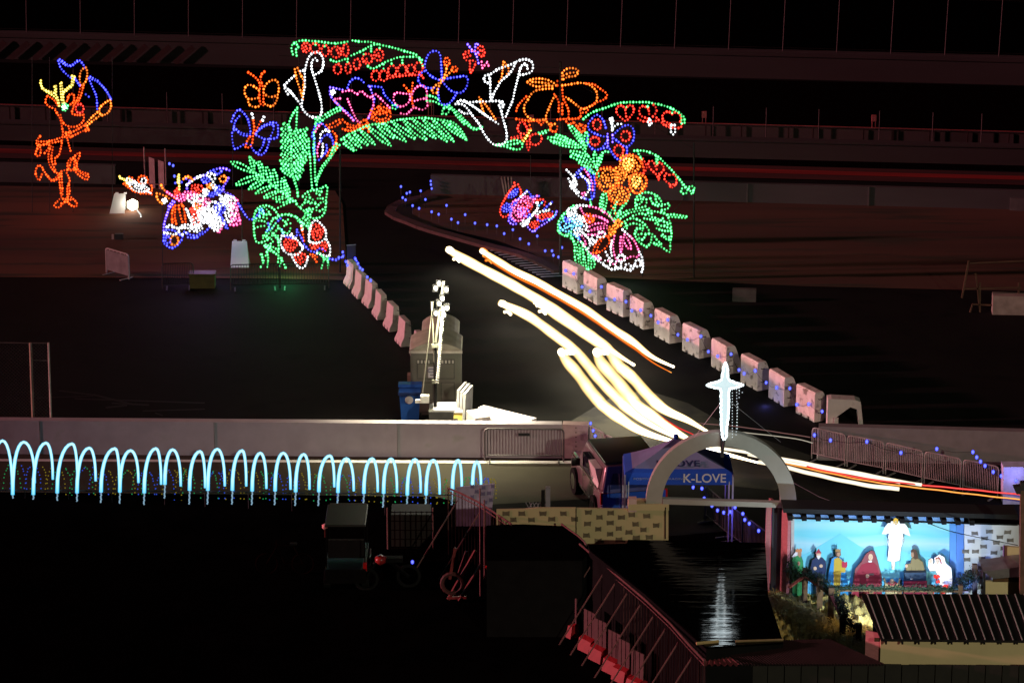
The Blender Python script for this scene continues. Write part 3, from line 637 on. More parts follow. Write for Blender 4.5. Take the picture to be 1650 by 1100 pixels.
# patterned wall
def stencil(parent, u, v, m, plane, wpx=10, hpx=5.5, th=.004):
    wob = [random.uniform(.85, 1.15) for _ in range(4)]
    px = [(-wpx*.5*wob[0], -hpx*.5), (-wpx*.14, -hpx*.38), (wpx*.14, -hpx*.4), (wpx*.5*wob[1], -hpx*.55), (wpx*.5*wob[2], hpx*.5), (wpx*.14, hpx*.38), (-wpx*.15, hpx*.4), (-wpx*.5*wob[3], hpx*.5)]
    w3 = [plane(u+x, v+y) for x, y in px][::-1]; n = Vector((0,1,0)); k = 8; mb = MB()
    w3 = [p - n*.005 for p in w3]; mb.add(w3 + [p + n*th for p in w3], [tuple(range(k))[::-1], tuple(range(k, 2*k))] + [(i, (i+1)%k, (i+1)%k+k, i+k) for i in range(k)])
    return mb.build('painted_stone', m, parent)
pw = thing('patterned_wall', 'cream board wall with brown stencilled stones left of the gateway', 'wall', GP + Vector((-5,0,0)))
board('panel', [(800,990),(928,990),(928,818),(866,818),(846,820),(800,821)], cream, pw, .08)
board('panel', [(929,990),(1077,990),(1077,818),(1013,820),(929,818.5)], cream, pw, .08)
board('panel', [(1012,822),(1078,822),(1078,812),(1022,812),(1012,813)], cream, pw, .5, .06)
board('seam', [(927.4,880),(928.6,880),(928.6,819),(927.4,819)], rubber, pw, .02, .01)
board('strut', [(1071.5,868),(1073,868),(1073,817),(1071.5,817)], rubber, pw, .02, .07)
pl = lambda u, v: gz(u, v)
for u, v in ((815,827),(841,827),(875,827),(908,827),(827,837),(856,837),(889,836),(926,836),(948,825),(984,826),(966,833),(1001,833),(947,843.5),(983,842),(1024,844),(964,852),(997,851),(945,862),(983,860),(1013,857),(1037,853),(1057,846),(964,871),(997,869),(1018,829),(1042,831),(1025,866),(1046,865)):
    stencil(pw, u, v, stone_p, pl, 11, 8)
# pink end box
a = gz(1012, 821, .05); MB().box(a + Vector((.12,.12,.12)), (.22,.25,.36)).build('end_cap', mat('pink_board', (.5,.36,.34), .8), pw)
# lattice and column behind the wall
p = G(876, 866); t = thing('cable_post', 'pale post with a small lamp behind the cream patterned wall', 'post', p)
MB().box(p+Vector((.12,.1,.75)), (.13,.14,1.5)).build('post', mat('pale_grey_paint', (.18,.18,.2), .6), t); MB().box(p+Vector((-.02,.1,.7)), (.1,.1,1.4)).build('post', rubber, t); MB().ball(p+Vector((.0,.0,.42)), .035).build('lamp', glow('tiny_lamp', (.6,.7,1), (1,1,1), 1, 2), t)
p = G(853, 862); t = thing('lattice_panel', 'small grey lattice panel behind the cream patterned wall', 'lattice', p)
for k in range(5):
    MB().bar(p+Vector((-.1+.1*k,0,.62)), p+Vector((.08+.1*k,0,.98)), .02).build('slat', mat('pale_grey_paint', (.18,.18,.2), .6), t); MB().bar(p+Vector((.08+.1*k,.03,.62)), p+Vector((-.1+.1*k,.03,.98)), .02).build('slat', mat('pale_grey_paint', (.18,.18,.2), .6), t)
MB().bar(p+Vector((0,0,0)), p+Vector((0,0,.65)), .04).build('leg', dsteel, t)
# violet lit panel with squares behind the fence
p0 = flat(G(760, 848)); t = thing('chequered_panel', 'pale violet panel with darker squares at the end of the rope light arches', 'panel', p0)
VP = lambda u, v: RP(u, v, p0, GX)
w3 = [VP(735,850), VP(790,850), VP(797,779), VP(735,785)]; n = Vector((0,.04,0)); MB().hexa([w3[0],w3[1],w3[1]+n,w3[0]+n,w3[3],w3[2],w3[2]+n,w3[3]+n]).build('board', mat('violet_white_board', (.34,.30,.42), .8), t)
for u, v in ((762,783.5),(769,791.5),(779,795),(762,800),(780,785),(795,783),(789,794),(792,805),(783,809)): stencil(t, u-1, v, mat('violet_square', (.15,.13,.24), .8), VP, 6, 6.5)

# the lit cross-shaped star
star = thing('lit_star', 'brilliant white four pointed star with a long lower ray on top of the archway', 'light sculpture', gz(1164, 700))
c0 = gz(1168, 619, .1)
def spx(dx, dy): return c0 + Vector((dx/53, 0, -dy/51))
pts = [(0,-31),(2.5,-27),(5.2,-8),(13,-4),(25,0),(13,4.5),(6,7),(6,30),(4.5,55),(2.5,76),(-1.5,77),(-3,70),(-5,40),(-6,8),(-13,4.5),(-25,0),(-13,-4),(-5.2,-8),(-2.5,-27)]
k = len(pts); f = [spx(*q) for q in pts]; mb = MB()
ctr = spx(0, 2); n = Vector((0,.07,0))
mb.add([p for p in f] + [ctr - n] + [ctr + n], [(i, (i+1)%k, k) for i in range(k)] + [((i+1)%k, i, k+1) for i in range(k)])
mb.build('star_body', glow('star_glow', (.6,.8,.85), (.72,.9,.93), .9, 1.0, sampled=True), star)
mb = MB(); 
sb = smooth_pts([p + Vector((0,-.02,0)) for p in f] + [f[0]], .06)
for p in sb: mb.ball(p + Vector((random.uniform(-.01,.01), -.03, random.uniform(-.01,.01))), .038)
mb.build('bulb_string', soft_glow('star_bulb', ((1,1,1),(.8,.97,1),(.3,.5,.55)), (5, 1.2), sampled=True), star, kind='stuff')
mb = MB()  # dotted columns drawn for the star's ghost reflection, no real string
for x0, y0, x1, y1 in ((1180,628,1180,704),(1187,632,1188,690),(1191,628,1191,640),(1182,625,1196,632),(1189,650,1186,700)):
    for p in smooth_pts([gz(x0, y0, .05), gz(x1, y1, .05)], .085): mb.ball(p, .016)
mb.build('ghost_string', glow('small_white_ghost', (.4,.5,.55), (.8,.9,.95), .7, 1.1), star, kind='stuff')
MB().tube([gz(1168,700,.08), gz(1165,724,.08)], .03, 6).build('stand', dsteel, star)
for u, v in ((1118,705),(1258,712)): MB().tube([gz(1168,640,.02), gz(u, v, .02)], .005, 4).build('guy_wire', steel, star)
lamp('star_lamp', 'POINT', c0 + Vector((0,-.4,-.3)), 18, (.8,.95,1), None, .3)

# ================================================================== BLACK SHEDS AND FENCE IN FRONT
def flatroof(name, lab, px, z, m, cat='shed'):
    t = thing(name, lab, cat, flat(G(*px[0], z))); top = [G(u, v, z) for u, v in px]
    mb = MB(); mb.slab([flat(p) for p in top], z-.05); mb.build('wall', mat('black_wall', (.004,.004,.004), .9, spec=.1), t)
    mb = MB(); mb.slab([Vector((p.x, p.y, z-.05)) for p in top], .05); return t, mb.build('roof', m, t)
wet = mat('wet_black_membrane', (.001,.001,.001), .06, noise=.2, spec=.12)
nt_ = wet.node_tree; b_ = nt_.nodes['Principled BSDF']
tcn = nt_.nodes.new('ShaderNodeTexCoord'); mp = nt_.nodes.new('ShaderNodeMapping'); mp.inputs['Scale'].default_value = (.35, 2.6, 1)
nz = nt_.nodes.new('ShaderNodeTexNoise'); nz.inputs['Scale'].default_value = 1.6; nz.inputs['Detail'].default_value = 3; nz.inputs['Distortion'].default_value = .6
bp_ = nt_.nodes.new('ShaderNodeBump'); bp_.inputs['Strength'].default_value = .7; bp_.inputs['Distance'].default_value = .016
nt_.links.new(tcn.outputs['Object'], mp.inputs[0]); nt_.links.new(mp.outputs[0], nz.inputs['Vector']); nt_.links.new(nz.outputs['Fac'], bp_.inputs['Height']); nt_.links.new(bp_.outputs[0], b_.inputs['Normal'])
ft, fo = flatroof('flat_roof_building', 'low black building with a wet flat roof that mirrors the star', [(1138,1042),(1040,955),(950,884),(948,877),(1010,875),(1012,869),(1078,870),(1233,874),(1238,960),(1262,1034)][::-1], 2.4, wet, 'building')
flatroof('tarpaulin_stall', 'black tarpaulin covered stall between the two fence sections', [(784,900),(938,900),(952,884),(912,847),(842,844),(784,846)][::-1], 2.2, black_tarp, 'stall')
MB().tube([G(1122,1036,2.43), G(1158,1032.5,2.43)], .04, 5).build('gutter', mat('tan_trim', (.45,.33,.15), .7), ft); MB().tube([G(1185,1032.5,2.43), G(1262,1030,2.43)], .03, 5).build('gutter', mat('tan_trim_dull', (.22,.16,.08), .7), ft)
fence_dim = mat('dull_rusty_steel', (.06,.022,.022), .7, .2)
def palisade(name, lab, pts, z, nb, braces, zb=0.0, foot=(-1.15,0)):
    t = thing(name, lab, 'fence', flat(G(*pts[0], z))); P = [G(u, v, z) for u, v in pts]
    MB().tube(P, .03, 6).build('top_rail', fence_steel, t); MB().tube([p - Vector((0,0,.12)) for p in P], .015, 5).build('cable', fence_steel, t)
    L = smooth_pts([Vector((i, 0, 0)) for i in (0, len(P)-1)], (len(P)-1)/nb)
    cum = [0.]
    for a, b in zip(P, P[1:]): cum.append(cum[-1] + (b-a).length)
    def at(s):
        s *= cum[-1]; j = 0
        while j < len(cum)-2 and cum[j+1] < s: j += 1
        return P[j].lerp(P[j+1], (s-cum[j])/(cum[j+1]-cum[j]))
    for i in range(nb+1):
        p = at(i/nb); thk = .016 if i % 4 else .03
        MB().box((p.x, p.y, (z+zb)/2), (thk, thk, z-zb)).build('picket', fence_dim, t)
    for s in braces:
        p = at(s); q = Vector((p.x + foot[0], p.y + foot[1], 0)); MB().bar(q, p - Vector((0,0,.25)), .032).build('brace', fence_steel, t)
    return t, at
palisade('site_fence', 'upper section of red lit site fence beside the chequered panel', [(722,786),(742,794),(770,808),(790,821),(824,844)], 2.25, 22, (.12,.45))
palisade('site_fence', 'short kinked bit of red lit fence rail above the black building', [(905,844),(918,854),(930,862),(941,872),(946,880)], 2.2, 6, ())
palisade('site_fence', 'long braced section of red lit site fence along the black flat roofed building', [(934,876),(960,898),(1000,932),(1040,966),(1080,1004),(1112,1040),(1135,1064)], 2.25, 46, (.02,.10,.19,.28,.37,.47,.57,.67,.78,.9))
# red and white plastic barriers at the foot of the fence
redp = mat('red_plastic', (.26,.01,.015), .5, noise=.08); whp = mat('white_fence_panel', (.07,.03,.03), .6, noise=.1)
for i, (u, v) in enumerate(((900,1021),(930,1046),(947,1061),(969,1080),(984,1094),(1006,1112))):
    p = G(u, v); t = thing('plastic_barrier', ['first','second','third','fourth','fifth','sixth'][i] + ' red plastic barrier from the top at the foot of the braced fence', 'barrier', p, 'red plastic barriers along the fence')
    d = Vector((.60,-.80,0)) ; n = Vector((.8,.6,0)); up = Vector((0,0,1)); L = .50
    f0 = [(0,0),(.06,.34),(.2,.40),(.34,.34),(.4,0)]; k = 5
    A = [p + n*x + up*z for x, z in f0]; B = [q + d*L for q in A]
    MB().add(A + B, [tuple(range(k))[::-1], tuple(range(k,2*k))] + [(j,(j+1)%k,(j+1)%k+k,j+k) for j in range(k)]).build('base', redp, t)
    for j in range(3): 
        q = p + d*(.02+.17*j) + n*.2; MB().hexa([q+up*.38, q+d*.14+up*.38, q+d*.14+n*.03+up*.38, q+n*.03+up*.38, q+up*1.1, q+d*.14+up*1.1, q+d*.14+n*.03+up*1.1, q+n*.03+up*1.1]).build('upright_panel', whp, t)

# corrugated roof at the bottom
t = thing('corrugated_awning', 'dark red lit corrugated awning at the bottom of the picture', 'roof', flat(G(1280,1070,1.95)))
A0, A1, B0, B1 = G(1147,1034,2.3), G(1335,1033,2.3), G(1196,1073,1.95), G(1424,1073,1.95)
A0 = G(1150,1036,2.3); TL = G(1128,1073,1.95)
cor_m = mat('red_brown_corrugated_iron', (.006,.003,.003), .7, 0, noise=.2)
rb = MB()
for i in range(47): a = A0.lerp(A1, i/46); b = B0.lerp(B1, i/46); rb.bar(a + Vector((0,0,.06)), b + Vector((0,0,.06)), .022, .03)
rb.build('rib_highlight', mat('rib_highlight_metal', (.02,.008,.009), .5, .0), t, kind='stuff')  # paler metal paints the thin highlights along the corrugation
mb = MB(); NR = 46
tops = [A0.lerp(A1, i/(NR*2)) for i in range(NR*2+1)]; bots = [B0.lerp(B1, i/(NR*2)) for i in range(NR*2+1)]
for i in range(NR*2):
    z0 = Vector((0,0,.06 if i % 2 else 0)); z1 = Vector((0,0,0 if i % 2 else .06))
    mb.add([tops[i]+z0, tops[i+1]+z1, bots[i+1]+z1, bots[i]+z0], [(0,1,2,3)])
mb.build('corrugated_sheet', cor_m, t)
mb = MB()
for i in range(14):
    z0 = Vector((0,0,.06 if i % 2 else 0)); z1 = Vector((0,0,0 if i % 2 else .06)); a, b = TL.lerp(B0, i/14), TL.lerp(B0, (i+1)/14)
    mb.add([A0 - Vector((.02*(14-i)/14,0,0)), a+z0, b+z1], [(0,1,2)])
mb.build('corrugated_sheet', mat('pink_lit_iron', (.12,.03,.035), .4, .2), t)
for u, v in ((1160,1078),(1410,1078)): p = G(u, v-6, 1.95); MB().bar(flat(p)+Vector((0,.5,0)), p+Vector((0,.5,-.05)), .08).build('post', dsteel, t)
# near board fence
t = thing('board_fence', 'black vertical board fence along the bottom right edge', 'fence', G(1400,1172))
fm = mat('black_boards', (.012,.011,.008), .8, noise=.2)
x = 1130
while x < 1690:
    a = G(x, 1071, 1.85); b = G(x+25.5, 1071.3, 1.85); h = 1.85 + random.uniform(-.01,.02); dy = random.uniform(0,.03)
    MB().hexa([flat(a)+Vector((0,dy,0)), flat(b)+Vector((0,dy,0)), flat(b)+Vector((0,dy+.03,0)), flat(a)+Vector((0,dy+.03,0)), Vector((a.x,a.y+dy,h)), Vector((b.x,b.y+dy,h)), Vector((b.x,b.y+dy+.03,h)), Vector((a.x,a.y+dy+.03,h))]).build('board', fm, t); x += 27
mb = MB()      # evergreen tops poking over the fence
# ================================================================== RIGHT CREAM BUILDING
RZ = 2.35; e0, e1 = G(1420,1029,RZ), G(1690,1032,RZ); r0_, r1_ = G(1388,956,3.1), G(1690,957,3.1)
t = thing('cream_cabin', 'cream walled cabin under a black standing seam roof at the bottom right', 'building', flat(e0))
mb = MB(); mb.add([e0, e1, r1_, r0_, e0-Vector((0,0,.06)), e1-Vector((0,0,.06)), r1_-Vector((0,0,.06)), r0_-Vector((0,0,.06))], [(0,1,2,3),(4,7,6,5),(0,4,5,1),(1,5,6,2),(2,6,7,3),(3,7,4,0)])
mb.build('roof', mat('black_seam_roof', (.006,.006,.006), .45, .2), t)
x = 0
for i in range(19):
    s = (i*14.9+9)/302; a = r0_.lerp(r1_, s); b = e0.lerp(e1, min(1, max(0, (i*14.9 + 4)/270)))
    MB().bar(a+Vector((0,0,.012)), b+Vector((0,0,.012)), .022, .02).build('seam', mat('seam_metal', (.24,.26,.25), .5, 0), t)
w0 = e0 + Vector((.02,.25,0)); w1 = e1 + Vector((0,.25,0))
MB().hexa([flat(w0), flat(w1), flat(w1)+Vector((0,.1,0)), flat(w0)+Vector((0,.1,0)), w0-Vector((0,0,.02)), w1-Vector((0,0,.02)), w1+Vector((0,.1,-.02)), w0+Vector((0,.1,-.02))]).build('front_wall', cream, t)
s0 = w0 + Vector((0,.1,0)); s1 = s0 + Vector((-.34,.22,0)); MB().hexa([flat(s1), flat(s0), flat(s0)+Vector((.08,0,0)), flat(s1)+Vector((.08,0,0)), s1, s0, s0+Vector((.08,0,0)), s1+Vector((.08,0,0))]).build('side_wall', red_wood, t)
for i in range(10):
    p = G(1428+26.4*i, 1029.5, RZ) + Vector((0,.0,-.03)); MB().box(p + Vector((0,.1,-.05)), (.045,.22,.10)).build('rafter_end', rubber, t); MB().box(p + Vector((-.2,.18,-.05)), (.14,.06,.08)).build('rafter_block', wood, t)
# second cream shed with grey curved roof, right middle
g0, g1 = G(1588,960,0), G(1680,960,0); z_ = 2.0; PB = flat(G(1588,1010)); bpn = lambda u, v, o=0: RP(u, v, PB, GX, o)
t = thing('grey_roof_shed', 'small cream shed with a grey bowed roof at the right edge', 'shed', PB)
def plate(nm, pts, m, par, th, pf, off=0):
    w3 = [pf(u, v, off) for u, v in pts]; n = Vector((0,1,0)); k = len(w3); mb = MB()
    mb.add(w3 + [p + n*th for p in w3], [tuple(range(k))[::-1], tuple(range(k,2*k))] + [(i,(i+1)%k,(i+1)%k+k,i+k) for i in range(k)]); return mb.build(nm, m, par)
plate('front_wall', [(1588,1010),(1700,1010),(1700,938),(1588,936)], mat('lamp_lit_cream_board', (.70,.60,.34), .8, noise=.04), t, .1, bpn)  # cream raised in colour for the light of a nearby lamp
plate('timber', [(1600,937),(1700,938),(1700,926),(1600,933)], wood, t, .06, bpn, .04)
plate('roof', [(1584,920),(1600,919),(1640,913),(1700,908),(1700,926),(1650,928),(1600,932)], mat('grey_roof_metal', (.20,.21,.21), .4, .3), t, .9, bpn, .1)
plate('post', [(1584,1000),(1588,1000),(1588,921),(1584,921)], dsteel, t, .06, bpn, .06)
plate('red_sill', [(1640,1000),(1700,1000),(1700,945),(1640,946)], mat('dark_red_paint', (.14,.03,.03), .7), t, .1, bpn, .2)
PC = flat(G(1618,990)); cpn = lambda u, v, o=0: RP(u, v, PC, GX, o)
t = thing('cream_hoarding', 'tall cream panel standing behind the grey bowed roof', 'panel', PC)
plate('panel', [(1618,990),(1647,990),(1647,882),(1619,880)], mat('lamp_lit_cream_board', (.70,.60,.34), .8, noise=.04), t, .1, cpn); plate('edge_trim', [(1616.5,985),(1618,985),(1619,880),(1617,880)], mat('violet_trim', (.3,.28,.6), .8), t, .1, cpn)  # same cream with lamplight mixed into its colour
PD = flat(G(1645,1030)); dpn = lambda u, v, o=0: RP(u, v, PD, GX, o)
t = thing('lamp_post', 'brown wooden post with a dark lamp head at the right edge', 'lamp post', PD)
plate('post', [(1643,1030),(1660,1030),(1660,780),(1645,780)], mat('dark_brown_timber', (.13,.075,.05), .8, noise=.3, scale=5), t, .18, dpn); plate('lamp_head', [(1633,785),(1645,783),(1645,796),(1638,796)], dsteel, t, .2, dpn, .1); plate('lamp_hood', [(1645,778),(1655,777),(1655,790),(1645,790)], dsteel, t, .2, dpn, .12)
# blue lit cabinet
p0 = flat(G(1616,812)); pn = lambda u, v, o=0: RP(u, v, p0, GX, o)
t = thing('white_cabinet', 'white cabinet glowing blue at the right end of the barricade row', 'cabinet', p0)
plate('cabinet_body', [(1616,812),(1690,812),(1690,752),(1617,752)], mat('blue_lit_white_paint', (.5,.5,.75), .7), t, .5, pn)  # white body tinted blue for the light of the bulbs beside it
lamp('string_light_glow', 'POINT', pn(1636,768,.5), 14, (.35,.35,1), None, .05)
# ================================================================== LIGHT SCULPTURES
CROP = {'A': (360,40,5), 'B': (360,240,5), 'C': (600,40,5), 'D': (820,80,5), 'E': (820,240,5), 'K': (40,80,4.074),
        'L': (230,250,6.875), 'M': (790,280,9.17), 'N': (150,260,5.5), 'P': (0,0,1)}
BSP = {'g': ('green', (.24,1,.40), (.02,.9,.16), (0,.35,.03)), 'r': ('red', (1,.09,.05), (1,.015,.01), (.5,0,0)), 'w': ('white', (1,1,1), (.9,.95,1), (.3,.33,.36)),
       'b': ('blue', (.16,.18,1), (.015,.015,1), (0,0,.45)), 'o': ('orange', (1,.30,.05), (1,.15,.005), (.4,.05,0)), 'm': ('pink', (1,.28,.5), (1,.03,.28), (.4,0,.1)),
       'y': ('yellow', (1,.8,.25), (1,.7,.06), (.4,.25,0)), 'n': ('red_orange', (1,.13,.02), (1,.045,.002), (.45,.02,0)), 'c': ('cyan', (.3,.85,1), (.05,.55,1), (0,.15,.4)), 'v': ('violet', (.28,.2,1), (.10,.03,1), (.03,0,.4))}
BULB = {k: soft_glow(v[0] + '_bulb', v[1:], (3.2 if k in 'wv' else 2.4, .9), vary=.35) for k, v in BSP.items()}
CNAME = {'g':'green','r':'red','w':'white','b':'blue','o':'orange','m':'pink','y':'yellow','n':'red orange','c':'cyan','v':'violet'}
wire_m = mat('painted_steel_wire', (.03,.035,.03), .6)
def parse(block, crop):
    """'g:x,y x,y' string of bulbs, 'g@cx,cy,rx,ry' ring, 'g*cx,cy,rx,ry,rot' filled with rings, 'g/x0,y0 x1,y1' leaf loop"""
    ox, oy, s = CROP[crop]; out = []
    for tok in block.replace('\n', ';').split(';'):
        tok = tok.strip()
        if not tok: continue
        if len(tok) > 3 and tok[1] == '=': ox, oy, s = CROP[tok[0]]; tok = tok[2:].strip()
        c, k, body = tok[0], tok[1], tok[2:]
        if k == ':':
            out.append((c, [((float(a.split(',')[0]))/s+ox, float(a.split(',')[1])/s+oy) for a in body.split()]))
        elif k in '@*':
            q = [float(x) for x in body.split(',')]; cx, cy, rx, ry = q[:4]; rot = math.radians(q[4]) if len(q) > 4 else 0
            rings = [1.0]
            if k == '*':
                n = max(1, int(min(rx, ry) / s / 4.6)); rings = [(i + .6) / (n + .6) for i in range(n + 1)]
            for f in rings:
                pts = []
                for i in range(13):
                    t = 2*math.pi*i/12 + f*5; w_ = f * (1 + (.12*math.sin(3*t + f*9) if k == '*' else 0))
                    a, b = rx*w_*math.cos(t), ry*w_*math.sin(t)
                    pts.append(((cx + a*math.cos(rot) - b*math.sin(rot))/s+ox, (cy + a*math.sin(rot) + b*math.cos(rot))/s+oy))
                out.append((c, pts))
        elif k == '/':      # leaf: narrow loop between two points
            q = body.split(); a = Vector([float(x) for x in q[0].split(',')]); b = Vector([float(x) for x in q[1].split(',')])
            wd = float(q[2]) if len(q) > 2 else 16; d = (b - a).normalized(); n = Vector((-d.y, d.x)) * wd; L = b - a
            loop = [a, a + L*.3 + n*.8, a + L*.6 + n, a + L*.85 + n*.6, b, a + L*.85 - n*.5, a + L*.6 - n*.8, a + L*.3 - n*.6, a]
            out.append((c, [(p.x/s+ox, p.y/s+oy) for p in loop]))
    return out
def sculpture(name, label, cat, crop, block, p0, dr, off=0.0, group=None, br=.048, step=5.1, base_v=None):
    items = parse(block, crop); byc = {}; fr = MB(); allp = []
    for c, pts in items:
        s2 = smooth_pts([Vector((x, y, 0)) for x, y in pts], step)
        P = [RP(q.x, q.y, p0, dr, off) for q in s2]
        if (s2[0] - s2[-1]).length < .5 and len(P) > 2: P = P[:-1]
        byc.setdefault(c, []).extend(P); allp += P
        if len(P) > 1: fr.tube([p + Vector((0,.05,0)) for p in P], .009, 3, cap=False)
    cx = sum(p.x for p in allp)/len(allp); cy = sum(p.y for p in allp)/len(allp); z0 = min(p.z for p in allp)
    t = thing(name, label, cat, (cx, cy, z0), group)
    fr.build('wire_frame', wire_m, t)
    for c, ps in byc.items():
        mb = MB()
        for p in ps: mb.ball(p, br * random.choice((.8,.95,1,1.05,1.2)), 1.15)
        mb.build('bulb_string', BULB[c], t, kind='stuff', smooth=True, label=CNAME[c] + ' bulbs')
    return t

